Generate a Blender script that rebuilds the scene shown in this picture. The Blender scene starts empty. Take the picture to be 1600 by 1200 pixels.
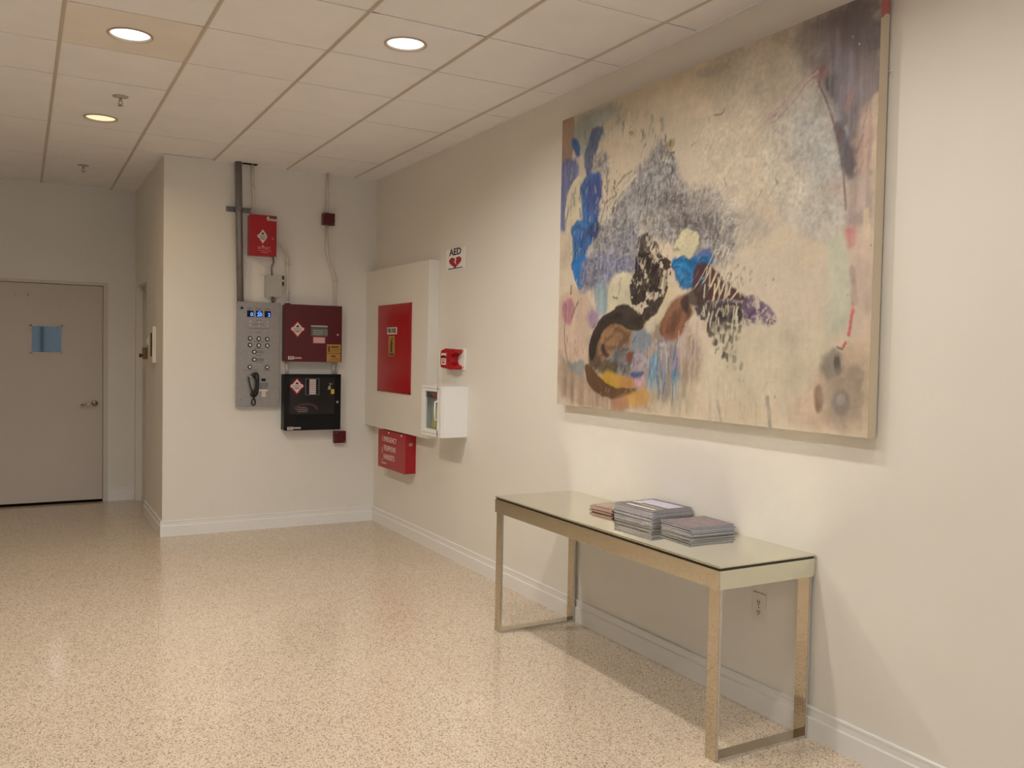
import bpy, bmesh, math, random
import numpy as np
from mathutils import Vector, Matrix

# ------------------------------------------------------------------ camera
scene = bpy.context.scene
col = scene.collection
YAW, PITCH, ROLL, FPX = 0.5124, -0.0341, 0.0191, 1367.1
CAM = Vector((0.0, 0.0, 1.538))
_r = Vector((math.cos(YAW), -math.sin(YAW), 0))
_f = Vector((math.cos(PITCH)*math.sin(YAW), math.cos(PITCH)*math.cos(YAW), math.sin(PITCH)))
_u = _r.cross(_f)
r2 = _r*math.cos(ROLL) + _u*math.sin(ROLL)
u2 = -_r*math.sin(ROLL) + _u*math.cos(ROLL)
cam_data = bpy.data.cameras.new('camera')
cam = bpy.data.objects.new('camera', cam_data)
col.objects.link(cam)
m = Matrix((r2, u2, -_f)).transposed().to_4x4()
m.translation = CAM
cam.matrix_world = m
cam_data.sensor_fit = 'HORIZONTAL'
cam_data.sensor_width = 36.0
cam_data.lens = 36.0*FPX/1600.0
cam_data.clip_start = 0.05
scene.camera = cam

# ------------------------------------------------------------------ world and exposure
world = bpy.data.worlds.new('world')
scene.world = world
world.use_nodes = True
wn = world.node_tree
wn.nodes.clear()
w_out = wn.nodes.new('ShaderNodeOutputWorld')
w_bg = wn.nodes.new('ShaderNodeBackground')
w_tc = wn.nodes.new('ShaderNodeTexCoord')
w_sep = wn.nodes.new('ShaderNodeSeparateXYZ')
w_ramp = wn.nodes.new('ShaderNodeValToRGB')
w_ramp.color_ramp.elements[0].position = 0.0
w_ramp.color_ramp.elements[0].color = (0.62, 0.74, 0.88, 1)
w_ramp.color_ramp.elements[1].position = 0.6
w_ramp.color_ramp.elements[1].color = (0.16, 0.34, 0.74, 1)
wn.links.new(w_tc.outputs['Generated'], w_sep.inputs[0])
wn.links.new(w_sep.outputs['Z'], w_ramp.inputs[0])
wn.links.new(w_ramp.outputs[0], w_bg.inputs['Color'])
wn.links.new(w_bg.outputs[0], w_out.inputs['Surface'])
w_bg.inputs['Strength'].default_value = 2.7

LAMP_POWER = 12.0                    # watts of each recessed downlight
LAMP_COLOR = (1.0, 0.942, 0.885)
RIGHT_GAIN, LEFT_GAIN, FAR_GAIN = 0.92, 1.5, 0.6
LAMP_SPREAD = 158.0
DISC_GLOW = 1.6
PAINT_GAIN = np.array((0.94, 1.05, 1.19))
scene.view_settings.view_transform = 'Standard'
scene.view_settings.look = 'None'
scene.view_settings.gamma = 1.0
scene.view_settings.use_curve_mapping = False
scene.view_settings.exposure = 0.0
scene.cycles.max_bounces = 8
scene.cycles.diffuse_bounces = 4
scene.cycles.glossy_bounces = 4
scene.cycles.caustics_reflective = True
scene.cycles.blur_glossy = 0.0
scene.cycles.sample_clamp_indirect = 0.0
scene.cycles.use_guiding = False
scene.cycles.use_denoising = True

# ------------------------------------------------------------------ helpers
def lin(c):
    return tuple(((v/255.0)/12.92 if v/255.0 <= 0.04045 else ((v/255.0+0.055)/1.055)**2.4) for v in c)

def mat(name, rgb, rough=0.5, metal=0.0, noise=0.06, nscale=14.0, bump=0.0, bscale=200.0, coat=0.0, spec=0.5, emit=0.0):
    """plain painted / metal / plastic surface with a little procedural tone variation"""
    M = bpy.data.materials.new(name)
    M.use_nodes = True
    nt = M.node_tree
    b = nt.nodes['Principled BSDF']
    c = lin(rgb)
    tc = nt.nodes.new('ShaderNodeTexCoord')
    nz = nt.nodes.new('ShaderNodeTexNoise')
    nz.inputs['Scale'].default_value = nscale
    nz.inputs['Detail'].default_value = 4.0
    rp = nt.nodes.new('ShaderNodeValToRGB')
    rp.color_ramp.elements[0].position = 0.3
    rp.color_ramp.elements[1].position = 0.7
    rp.color_ramp.elements[0].color = (*[v*(1-noise) for v in c], 1)
    rp.color_ramp.elements[1].color = (*[min(1, v*(1+noise)) for v in c], 1)
    nt.links.new(tc.outputs['Object'], nz.inputs['Vector'])
    nt.links.new(nz.outputs['Fac'], rp.inputs[0])
    nt.links.new(rp.outputs[0], b.inputs['Base Color'])
    b.inputs['Roughness'].default_value = rough
    b.inputs['Metallic'].default_value = metal
    b.inputs['Specular IOR Level'].default_value = spec
    b.inputs['Coat Weight'].default_value = coat
    if emit:
        b.inputs['Emission Color'].default_value = (*c, 1)
        b.inputs['Emission Strength'].default_value = emit
    if bump:
        nb = nt.nodes.new('ShaderNodeTexNoise')
        nb.inputs['Scale'].default_value = bscale
        nb.inputs['Detail'].default_value = 2.7
        bp = nt.nodes.new('ShaderNodeBump')
        bp.inputs['Strength'].default_value = bump
        bp.inputs['Distance'].default_value = 0.002
        nt.links.new(tc.outputs['Object'], nb.inputs['Vector'])
        nt.links.new(nb.outputs['Fac'], bp.inputs['Height'])
        nt.links.new(bp.outputs[0], b.inputs['Normal'])
    return M

def box(bm, x0, x1, y0, y1, z0, z1, bev=0.0, mi=0):
    t = bmesh.new()
    bmesh.ops.create_cube(t, size=1.0)
    for v in t.verts:
        v.co = Vector((x0 if v.co.x < 0 else x1, y0 if v.co.y < 0 else y1, z0 if v.co.z < 0 else z1))
    if bev:
        bmesh.ops.bevel(t, geom=t.edges[:], offset=bev, segments=2, affect='EDGES', profile=0.6)
    for f in t.faces:
        f.material_index = mi
    merge(bm, t)

def merge(bm, t):
    vm = {}
    for v in t.verts:
        vm[v] = bm.verts.new(v.co)
    for f in t.faces:
        try:
            n = bm.faces.new([vm[v] for v in f.verts])
            n.material_index = f.material_index
            n.smooth = f.smooth
        except ValueError:
            pass
    t.free()

def tube(bm, pts, r, seg=10, cap=True, mi=0):
    pts = [Vector(p) for p in pts]
    rings = []
    n = len(pts)
    prev = None
    for i, p in enumerate(pts):
        if i == 0: d = pts[1]-p
        elif i == n-1: d = p-pts[i-1]
        else: d = (pts[i+1]-p).normalized() + (p-pts[i-1]).normalized()
        d.normalize()
        if prev is None:
            a = Vector((0, 0, 1)) if abs(d.z) < 0.9 else Vector((1, 0, 0))
            s = d.cross(a).normalized()
        else:
            s = (prev - d*prev.dot(d)).normalized()
        prev = s
        t = d.cross(s)
        rr = r[i] if isinstance(r, (list, tuple)) else r
        rings.append([bm.verts.new(p + (s*math.cos(2*math.pi*k/seg) + t*math.sin(2*math.pi*k/seg))*rr) for k in range(seg)])
    for a, b in zip(rings, rings[1:]):
        for k in range(seg):
            f = bm.faces.new((a[k], a[(k+1) % seg], b[(k+1) % seg], b[k]))
            f.smooth = True
            f.material_index = mi
    if cap:
        for ring in (rings[0], rings[-1]):
            f = bm.faces.new(ring); f.material_index = mi

def lathe(bm, prof, axis='z', center=(0, 0, 0), seg=32, mi=0, smooth=True):
    """profile of (radius, height) revolved about an axis through center"""
    c = Vector(center)
    rings = []
    for r, hgt in prof:
        ring = []
        for k in range(seg):
            a = 2*math.pi*k/seg
            if axis == 'z': p = Vector((r*math.cos(a), r*math.sin(a), hgt))
            elif axis == 'y': p = Vector((r*math.cos(a), hgt, r*math.sin(a)))
            else: p = Vector((hgt, r*math.cos(a), r*math.sin(a)))
            ring.append(bm.verts.new(c+p))
        rings.append(ring)
    for a, b in zip(rings, rings[1:]):
        for k in range(seg):
            f = bm.faces.new((a[k], a[(k+1) % seg], b[(k+1) % seg], b[k]))
            f.smooth = smooth; f.material_index = mi

def prism(bm, poly, plane, a, b, mi=0):
    """polygon in a wall plane extruded between a and b: plane 'x' -> poly is (y,z); 'y' -> (x,z); 'z' -> (x,y)"""
    def P(p, t):
        if plane == 'x': return (t, p[0], p[1])
        if plane == 'y': return (p[0], t, p[1])
        return (p[0], p[1], t)
    lo = [bm.verts.new(P(p, a)) for p in poly]
    hi = [bm.verts.new(P(p, b)) for p in poly]
    n = len(poly)
    fs = [bm.faces.new(lo), bm.faces.new(hi)]
    for i in range(n):
        fs.append(bm.faces.new((lo[i], lo[(i+1) % n], hi[(i+1) % n], hi[i])))
    for f in fs: f.material_index = mi

def link(name, bm, mats, parent=None):
    bmesh.ops.recalc_face_normals(bm, faces=bm.faces[:])
    me = bpy.data.meshes.new(name)
    bm.to_mesh(me); bm.free()
    if not isinstance(mats, (list, tuple)): mats = [mats]
    for mm in mats: me.materials.append(mm)
    o = bpy.data.objects.new(name, me)
    col.objects.link(o)
    if parent is not None:
        o.parent = parent
        o.location = -Vector(parent.location) if parent.type == 'EMPTY' else (0, 0, 0)
        if parent.type != 'EMPTY' and parent.parent is None:
            o.location = -Vector(parent.location)
    return o

def thing(name, label, cat, loc, group=None):
    o = bpy.data.objects.new(name, None)
    o.empty_display_size = 0.05
    o.location = loc
    col.objects.link(o)
    return tag(o, label, cat, group)

def tag(o, label, cat, group=None):
    o['label'] = label; o['category'] = cat
    if group: o['group'] = group
    return o

def struct(o, label=None):
    o['kind'] = 'structure'
    if label: o['label'] = label
    return o

def boxes(name, blist, mats, parent=None, bev=0.0):
    bm = bmesh.new()
    for b in blist:
        box(bm, *b[:6], bev=bev, mi=(b[6] if len(b) > 6 else 0))
    return link(name, bm, mats, parent)

def text(name, body, size, pos, facing, mt, parent, align='CENTER', squeeze=1.0, depth=0.0006, bold=0.0):
    """flat lettering as a thin mesh. facing: 'back' = on a wall seen looking +y, 'right' = on a wall seen looking +x"""
    cu = bpy.data.curves.new(name, 'FONT')
    cu.body = body; cu.size = size
    cu.align_x = align; cu.align_y = 'CENTER'
    cu.extrude = depth; cu.offset = bold
    cu.resolution_u = 3
    tmp = bpy.data.objects.new('tmp', cu)
    col.objects.link(tmp)
    dg = bpy.context.evaluated_depsgraph_get()
    me = bpy.data.meshes.new_from_object(tmp.evaluated_get(dg))
    bpy.data.objects.remove(tmp)
    bpy.data.curves.remove(cu)
    me.name = name
    if facing == 'back':
        R = Matrix(((1, 0, 0), (0, 0, -1), (0, 1, 0)))
    elif facing == 'right':
        R = Matrix(((0, 0, -1), (-1, 0, 0), (0, 1, 0)))
    S = Matrix.Diagonal((squeeze, 1, 1))
    me.transform(Matrix.Translation(Vector(pos)) @ (R @ S).to_4x4())
    me.materials.clear(); me.materials.append(mt)
    o = bpy.data.objects.new(name, me)
    col.objects.link(o)
    if parent is not None:
        o.parent = parent
        root = parent
        off = Vector((0, 0, 0))
        if parent.type == 'EMPTY': off = -Vector(parent.location)
        o.location = off
    return o

# ------------------------------------------------------------------ materials of the room
XW, YW, XL, YD, H = 2.812, 7.545, 1.005, 9.52, 3.086      # right wall, back wall, side wall, far wall, ceiling
XLEFT, YREAR = -1.75, -5.0

M_wall = mat('wall_paint', (227, 222, 211), rough=0.55, noise=0.012, nscale=2.0, bump=0.05, bscale=260)
M_base = mat('baseboard_paint', (232, 229, 223), rough=0.35, noise=0.01, nscale=3.0)
M_tile = mat('ceiling_tile_board', (242, 239, 238), rough=0.9, noise=0.02, nscale=5.0, bump=0.12, bscale=420, spec=0.2)
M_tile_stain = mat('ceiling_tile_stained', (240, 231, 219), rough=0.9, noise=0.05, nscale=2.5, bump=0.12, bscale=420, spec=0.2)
M_runner = mat('ceiling_grid_paint', (206, 192, 176), rough=0.5, noise=0.02)
M_void = mat('ceiling_void', (70, 58, 48), rough=0.95, noise=0.1, spec=0.1)
M_door = mat('door_paint', (196, 184, 170), rough=0.4, noise=0.015, nscale=3)
M_frame = mat('door_frame_paint', (206, 197, 180), rough=0.4, noise=0.015, nscale=3)
M_black = mat('black_paint', (9, 8, 8), rough=0.4, noise=0.1, spec=0.25)
M_dark = mat('dark_gap', (30, 26, 22), rough=0.9, noise=0.1, spec=0.1)
M_chrome = mat('brushed_chrome', (176, 172, 166), rough=0.22, metal=1.0, noise=0.04)
M_white = mat('white_enamel', (238, 236, 232), rough=0.35, noise=0.01)

def terrazzo():
    M = bpy.data.materials.new('polished_terrazzo')
    M.use_nodes = True
    nt = M.node_tree; N = nt.nodes; L = nt.links
    b = N['Principled BSDF']
    tc = N.new('ShaderNodeTexCoord')
    def chips(scale, pos, rnd=1.0, seed=0.0):
        mp = N.new('ShaderNodeMapping')
        mp.inputs['Location'].default_value = (seed, seed*1.7, 0)
        L.new(tc.outputs['Object'], mp.inputs[0])
        nz = N.new('ShaderNodeTexNoise'); nz.inputs['Scale'].default_value = scale*1.3
        nz.inputs['Detail'].default_value = 2.0
        mx = N.new('ShaderNodeMixRGB'); mx.inputs[0].default_value = 0.012
        L.new(mp.outputs[0], nz.inputs['Vector'])
        L.new(mp.outputs[0], mx.inputs[1]); L.new(nz.outputs['Color'], mx.inputs[2])
        v = N.new('ShaderNodeTexVoronoi'); v.feature = 'F1'
        v.inputs['Scale'].default_value = scale
        v.inputs['Randomness'].default_value = rnd
        L.new(mx.outputs[0], v.inputs['Vector'])
        return v
    base = N.new('ShaderNodeTexNoise'); base.inputs['Scale'].default_value = 1.1; base.inputs['Detail'].default_value = 5
    L.new(tc.outputs['Object'], base.inputs['Vector'])
    br = N.new('ShaderNodeValToRGB')
    br.color_ramp.elements[0].position = 0.3; br.color_ramp.elements[1].position = 0.7
    br.color_ramp.elements[0].color = (*lin((214, 197, 172)), 1)
    br.color_ramp.elements[1].color = (*lin((222, 206, 182)), 1)
    L.new(base.outputs['Fac'], br.inputs[0])
    cur = br.outputs[0]
    # each layer: every voronoi cell gets its own tone; only some cells are chips
    for scale, keep, rad, stops, seed in (
        (120, 0.60, 0.46, [(0.0, (222, 208, 190)), (0.5, (214, 197, 176)), (1.0, (196, 176, 152))], 3.1),
        (170, 0.50, 0.44, [(0.0, (176, 148, 120)), (0.5, (150, 128, 108)), (1.0, (190, 166, 140))], 7.7),
        (175, 0.30, 0.40, [(0.0, (62, 52, 46)), (0.5, (92, 78, 66)), (1.0, (46, 40, 36))], 13.3)):
        v = chips(scale, 0, 1.0, seed)
        sep = N.new('ShaderNodeSeparateColor')
        L.new(v.outputs['Color'], sep.inputs[0])
        lt = N.new('ShaderNodeMath'); lt.operation = 'LESS_THAN'; lt.inputs[1].default_value = keep
        L.new(sep.outputs['Red'], lt.inputs[0])
        ds = N.new('ShaderNodeMath'); ds.operation = 'LESS_THAN'; ds.inputs[1].default_value = rad
        L.new(v.outputs['Distance'], ds.inputs[0])
        an = N.new('ShaderNodeMath'); an.operation = 'MULTIPLY'
        L.new(lt.outputs[0], an.inputs[0]); L.new(ds.outputs[0], an.inputs[1])
        cr = N.new('ShaderNodeValToRGB')
        cr.color_ramp.elements[0].color = (*lin(stops[0][1]), 1)
        cr.color_ramp.elements[1].color = (*lin(stops[2][1]), 1)
        e = cr.color_ramp.elements.new(0.5); e.color = (*lin(stops[1][1]), 1)
        L.new(sep.outputs['Green'], cr.inputs[0])
        mx = N.new('ShaderNodeMixRGB')
        L.new(an.outputs[0], mx.inputs[0]); L.new(cur, mx.inputs[1]); L.new(cr.outputs[0], mx.inputs[2])
        cur = mx.outputs[0]
    L.new(cur, b.inputs['Base Color'])
    rn = N.new('ShaderNodeTexNoise'); rn.inputs['Scale'].default_value = 6; rn.inputs['Detail'].default_value = 4
    L.new(tc.outputs['Object'], rn.inputs['Vector'])
    rr = N.new('ShaderNodeMapRange')
    rr.inputs['To Min'].default_value = 0.10; rr.inputs['To Max'].default_value = 0.18
    L.new(rn.outputs['Fac'], rr.inputs[0]); L.new(rr.outputs[0], b.inputs['Roughness'])
    b.inputs['Specular IOR Level'].default_value = 0.55
    return M
M_floor = terrazzo()

# ------------------------------------------------------------------ floor, walls, baseboards
bm = bmesh.new()
box(bm, XLEFT-0.1, XW+0.2, YREAR-0.1, YD+0.1, -0.1, 0.0)
struct(link('floor', bm, M_floor), 'polished cream terrazzo floor with small dark chips')

struct(boxes('wall_right', [(XW, XW+0.12, YREAR, YW+0.12, -0.1, H+0.25)], M_wall), 'long off-white painted wall behind the painting')
struct(boxes('wall_back', [(XL+0.12, XW, YW, YW+0.12, -0.1, H+0.25)], M_wall), 'off-white end wall carrying the alarm panels')
# side wall of the passage with a door recess
DR0, DR1, DRH = 8.64, 9.44, 2.135
struct(boxes('wall_side', [(XL, XL+0.12, YW, DR0, -0.1, H+0.25),
                           (XL, XL+0.12, DR0, YD, DRH, H+0.25),
                           (XL, XL+0.12, DR1, YD, -0.1, DRH)], M_wall), 'narrow return wall beside the passage')
DX0, DX1, DH = -0.205, 0.712, 2.132
struct(boxes('wall_far', [(XLEFT, DX0-0.02, YD, YD+0.12, -0.1, H+0.25), (DX1+0.02, XL+0.12, YD, YD+0.12, -0.1, H+0.25),
                          (DX0-0.02, DX1+0.02, YD, YD+0.12, DH+0.015, H+0.25)], M_wall), 'dim far wall of the passage around the door')
struct(boxes('wall_left', [(XLEFT-0.12, XLEFT, YREAR, YD+0.12, -0.1, H+0.25)], M_wall))
GX0, GX1, GZ1 = -1.55, 2.45, 2.75
struct(boxes('wall_rear', [(XLEFT, GX0, YREAR-0.12, YREAR, -0.1, H+0.25), (GX1, XW, YREAR-0.12, YREAR, -0.1, H+0.25),
                           (GX0, GX1, YREAR-0.12, YREAR, GZ1, H+0.25)], M_wall))

def base_profile(bm, p0, p1, nrm, h=0.128):
    """moulded baseboard along p0->p1 standing proud along nrm"""
    prof = [(0.0, 0.0), (0.016, 0.0), (0.016, 0.083), (0.014, 0.087), (0.009, 0.088), (0.009, 0.114), (0.011, 0.117), (0.011, h-0.003), (0.008, h), (0.0, h)]
    p0 = Vector(p0); p1 = Vector(p1); n = Vector(nrm)
    a = [bm.verts.new(p0 + n*d + Vector((0, 0, z))) for d, z in prof]
    b = [bm.verts.new(p1 + n*d + Vector((0, 0, z))) for d, z in prof]
    k = len(prof)
    for i in range(k):
        bm.faces.new((a[i], a[(i+1) % k], b[(i+1) % k], b[i]))
    bm.faces.new(a); bm.faces.new(b)
bm = bmesh.new(); base_profile(bm, (XW, YREAR, 0), (XW, YW, 0), (-1, 0, 0)); struct(link('baseboard_right', bm, M_base))
bm = bmesh.new(); base_profile(bm, (XL-0.016, YW, 0), (XW-0.016, YW, 0), (0, -1, 0)); struct(link('baseboard_back', bm, M_base))
bm = bmesh.new(); base_profile(bm, (XL, YW, 0), (XL, DR0, 0), (-1, 0, 0)); struct(link('baseboard_side', bm, M_base))
bm = bmesh.new(); base_profile(bm, (DX1+0.05, YD, 0), (XL-0.002, YD, 0), (0, -1, 0)); struct(link('baseboard_far', bm, M_base))
bm = bmesh.new(); base_profile(bm, (XLEFT, YREAR, 0), (XLEFT, YD, 0), (1, 0, 0)); struct(link('baseboard_left', bm, M_base))

# glazed entrance behind the camera (unseen, widened for more daylight; shows in the far door's pane)
def clear_glass():
    M = bpy.data.materials.new('clear_glazing'); M.use_nodes = True
    nt = M.node_tree; nt.nodes.clear()
    o = nt.nodes.new('ShaderNodeOutputMaterial'); mx = nt.nodes.new('ShaderNodeMixShader')
    t = nt.nodes.new('ShaderNodeBsdfTransparent'); g = nt.nodes.new('ShaderNodeBsdfGlossy')
    t.inputs[0].default_value = (0.93, 0.97, 0.96, 1); g.inputs['Roughness'].default_value = 0.02
    lw_ = nt.nodes.new('ShaderNodeLayerWeight'); lw_.inputs[0].default_value = 0.5
    pw_ = nt.nodes.new('ShaderNodeMath'); pw_.operation = 'POWER'; pw_.inputs[1].default_value = 5.0
    fr = nt.nodes.new('ShaderNodeMath'); fr.operation = 'MULTIPLY_ADD'; fr.inputs[1].default_value = 0.8; fr.inputs[2].default_value = 0.04
    nt.links.new(lw_.outputs['Facing'], pw_.inputs[0]); nt.links.new(pw_.outputs[0], fr.inputs[0])
    nt.links.new(fr.outputs[0], mx.inputs[0]); nt.links.new(t.outputs[0], mx.inputs[1]); nt.links.new(g.outputs[0], mx.inputs[2])
    nt.links.new(mx.outputs[0], o.inputs[0])
    return M
M_glass = clear_glass()
M_mull = mat('bronze_mullion', (46, 44, 42), rough=0.4, metal=0.6)
bl = []
for x in (GX0, (GX0+GX1)/2-0.02, GX1-0.06):
    bl.append((x, x+0.06, YREAR-0.1, YREAR-0.03, 0.0, GZ1))
bl += [(GX0, GX1, YREAR-0.1, YREAR-0.03, GZ1-0.06, GZ1), (GX0, GX1, YREAR-0.1, YREAR-0.03, 0.0, 0.09)]
wnd = struct(boxes('window_1', bl, M_mull), 'glazed entrance behind the viewpoint')
boxes('pane', [(GX0+0.06, (GX0+GX1)/2-0.02, YREAR-0.07, YREAR-0.062, 0.09, GZ1-0.06)], M_glass, wnd)
boxes('pane', [((GX0+GX1)/2+0.04, GX1-0.06, YREAR-0.07, YREAR-0.062, 0.09, GZ1-0.06)], M_glass, wnd)
struct(boxes('floor_outside', [(-14, 14, -30, YREAR-0.1, -0.2, -0.1)], mat('pavement', (190, 188, 182), rough=0.9, noise=0.1)))

# ------------------------------------------------------------------ ceiling: void slab, runners, one object per tile
GXS, GYS, GX_0, GY_0 = 0.6065, 0.61, 2.600, 4.4677
VIEW_Y = 1.42
ceil_bm = bmesh.new()
box(ceil_bm, XLEFT-0.12, XW+0.12, YREAR-0.12, YD+0.12, H+0.02, H+0.25)
ceiling = struct(link('ceiling', ceil_bm, M_void), 'suspended ceiling of square off-white tiles')
xs = [GX_0 - GXS*k for k in range(8, -1, -1)]
xs = [x for x in xs if x > XLEFT+0.05]
xedges = [XLEFT] + xs + [XW]
yk = [GY_0 + GYS*k for k in range(-5, 9)]
yedges = [y for y in yk if y < YD-0.02] + [YD]
lamps_right = [(1.690, 4.163), (1.690, 2.943), (1.690, 1.723), (1.690, -0.717)]
lamps_left = [(0.477, 4.783), (0.477, 6.613), (0.477, 2.943), (0.477, -0.717), (0.477, -2.547)]  # those behind the camera are unseen, added to brighten floor and ceiling
lamp_xy = lamps_right + lamps_left
def tile_bm(x0, x1, y0, y1, hole=None):
    bm = bmesh.new()
    if hole is None:
        box(bm, x0, x1, y0, y1, H, H+0.016)
        return bm
    hx, hy = hole; n = 32; R = 0.098
    outer, inner = [], []
    for z in (H, H+0.016):
        o_, i_ = [], []
        for k in range(n):
            a = 2*math.pi*(k+0.5)/n
            c, s = math.cos(a), math.sin(a)
            t = min(((x1-hx) if c > 0 else (hx-x0))/abs(c), ((y1-hy) if s > 0 else (hy-y0))/abs(s))
            o_.append(bm.verts.new((hx+c*t, hy+s*t, z)))
            i_.append(bm.verts.new((hx+c*R, hy+s*R, z)))
        outer.append(o_); inner.append(i_)
    for k in range(n):
        j = (k+1) % n
        bm.faces.new((outer[0][k], outer[0][j], inner[0][j], inner[0][k]))
        bm.faces.new((outer[1][k], outer[1][j], inner[1][j], inner[1][k]))
        bm.faces.new((inner[0][k], inner[0][j], inner[1][j], inner[1][k]))
        bm.faces.new((outer[0][k], outer[0][j], outer[1][j], outer[1][k]))
    # fill the four corners cut by the fan
    for cx, cy in ((x0, y0), (x1, y0), (x1, y1), (x0, y1)):
        for lv in (0, 1):
            z = (H, H+0.016)[lv]
            near = sorted(outer[lv], key=lambda v: (v.co.x-cx)**2+(v.co.y-cy)**2)[:2]
            v = bm.verts.new((cx, cy, z))
            bm.faces.new((near[0], near[1], v))
    return bm
rng = random.Random(4)
GAP = 0.0042
rows = []
for y0, y1 in zip(yedges, yedges[1:]):
    for x0, x1 in zip(xedges, xedges[1:]):
        if y0 > YW - 0.3 and x0 > XL + 0.02:
            continue
        if y1 > YW and x1 > XL: x1e = min(x1, XL) if y0 > YW-0.2 else x1
        else: x1e = x1
        if x1e - x0 < 0.05: continue
        y1e = y1
        if x1 > XL+0.1 and x0 > XL-0.3 and YW-0.1 < y1 < YW: y1e = YW if x0 > XL else y1
        hole = None
        for lx, ly in lamp_xy:
            if x0 < lx < x1 and y0 < ly < y1: hole = (lx, ly)
        b_ = tile_bm(x0+GAP, x1e-GAP, y0+GAP, y1e-GAP, hole)
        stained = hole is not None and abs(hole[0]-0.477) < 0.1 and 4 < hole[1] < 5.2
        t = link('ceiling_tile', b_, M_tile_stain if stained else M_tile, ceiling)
        t.location.z += rng.uniform(-0.0015, 0.0015)
# tiles out of sight nearer than the camera sees: one plain board with lamp holes left to the lamps' own trims
bl = []
ys2 = [yedges[0] - GYS*k for k in range(0, 12)]
for y1, y0 in zip(ys2, ys2[1:]):
    for x0, x1 in zip(xedges, xedges[1:]):
        hole = None
        for lx, ly in lamp_xy:
            if x0 < lx < x1 and y0 < ly < y1: hole = (lx, ly)
        if hole is None: bl.append((x0+GAP, x1-GAP, max(y0, YREAR)+GAP, y1-GAP, H, H+0.016))
rest = boxes('ceiling_tiles_overhead', bl, M_tile, ceiling)
rest['kind'] = 'stuff'
for y1, y0 in zip(ys2, ys2[1:]):
    for x0, x1 in zip(xedges, xedges[1:]):
        for lx, ly in lamp_xy:
            if x0 < lx < x1 and y0 < ly < y1:
                link('ceiling_tile', tile_bm(x0+GAP, x1-GAP, y0+GAP, y1-GAP, (lx, ly)), M_tile, ceiling)
for x in xs:
    bm = bmesh.new()
    yend = YW if x > XL else YD
    box(bm, x-0.009, x+0.009, YREAR, yend, H-0.004, H+0.02)
    box(bm, x-0.003, x+0.003, YREAR, yend, H-0.0065, H-0.003)
    link('ceiling_runner', bm, M_runner, ceiling)
for y in yedges[:-1] + ys2[1:]:
    if y < YREAR: continue
    xend = XW if y < YW else XL
    boxes('cross_tee', [(XLEFT, xend, y-0.0028, y+0.0028, H+0.011, H+0.02)], M_runner, ceiling)
bm = bmesh.new()
box(bm, XW-0.016, XW, YREAR, YW, H-0.003, H+0.001)
box(bm, XL, XW, YW-0.016, YW, H-0.003, H+0.001)
box(bm, XL-0.016, XL, YW, YD, H-0.003, H+0.001)
box(bm, XLEFT, XL, YD-0.016, YD, H-0.003, H+0.001)
link('edge_angle', bm, M_tile, ceiling)
boxes('cut_hole_dark', [(1.615, 1.735, YW-0.05, YW-0.005, H-0.0045, H-0.002)], M_dark, ceiling)  # dark plate stands in for the shade inside a ceiling cut

# ------------------------------------------------------------------ doors
d1 = struct(boxes('door_1', [(DX0, DX1, YD+0.012, YD+0.055, 0.022, DH-0.004)], M_door, bev=0.002), 'closed flush door with a small square window and lever')
boxes('door_frame', [(DX0-0.05, DX0-0.003, YD-0.012, YD+0.10, 0.0, DH+0.045), (DX1+0.003, DX1+0.045, YD-0.004, YD+0.10, 0.0, DH+0.03),
                     (DX0-0.003, DX1+0.003, YD-0.004, YD+0.10, DH, DH+0.03)], M_frame, d1)
boxes('door_gap_strip', [(DX0, DX1, YD-0.01, YD+0.10, 0.0, 0.008)], M_dark, d1)  # dark strip in place of the shaded gap under the door
boxes('door_gap_backing', [(DX0-0.003, DX1+0.003, YD+0.08, YD+0.12, 0.0, DH)], M_dark, d1)
M_pane = mat('dark_glass_pane', (20, 34, 52), rough=0.04, noise=0.05, spec=0.6, coat=0.15)
pf = boxes('window_trim', [(0.082, 0.095, YD+0.004, YD+0.014, 1.458, 1.733), (0.346, 0.359, YD+0.004, YD+0.014, 1.458, 1.733),
                           (0.082, 0.359, YD+0.004, YD+0.014, 1.458, 1.471), (0.082, 0.359, YD+0.004, YD+0.014, 1.72, 1.733)], M_door, d1)
boxes('pane', [(0.094, 0.347, YD+0.006, YD+0.0125, 1.470, 1.721)], M_pane, d1)
bm = bmesh.new()
lathe(bm, [(0.0, -0.020), (0.024, -0.020), (0.03, -0.012), (0.03, 0.012)], 'y', (0.638, YD, 0.975), 24)
tube(bm, [(0.638, YD-0.015, 0.975), (0.638, YD-0.055, 0.975), (0.615, YD-0.064, 0.974), (0.56, YD-0.06, 0.968), (0.515, YD-0.05, 0.962)],
     [0.011, 0.011, 0.011, 0.010, 0.009], 12)
link('lever_handle', bm, M_chrome, d1)
for hx in (-0.045, 0.066):
    bm = bmesh.new()
    box(bm, hx-0.012, hx+0.012, YD+0.006, YD+0.013, 1.995, 2.035, 0.002)
    tube(bm, [(hx, YD+0.008, 2.012), (hx, YD-0.012, 2.008), (hx, YD-0.018, 2.018)], 0.005, 8)
    link('coat_hook', bm, M_door, d1)
d2 = struct(boxes('door_2', [(XL+0.105, XL+0.14, DR0-0.05, DR1+0.05, 0.01, DRH+0.03)], M_door), 'recessed door in the return wall')
boxes('door_frame', [(XL+0.06, XL+0.105, DR0-0.001, DR0+0.035, 0.0, DRH), (XL+0.06, XL+0.105, DR1-0.035, DR1+0.001, 0.0, DRH),
                     (XL+0.06, XL+0.105, DR0, DR1, DRH-0.035, DRH+0.001)], M_frame, d2)

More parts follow.
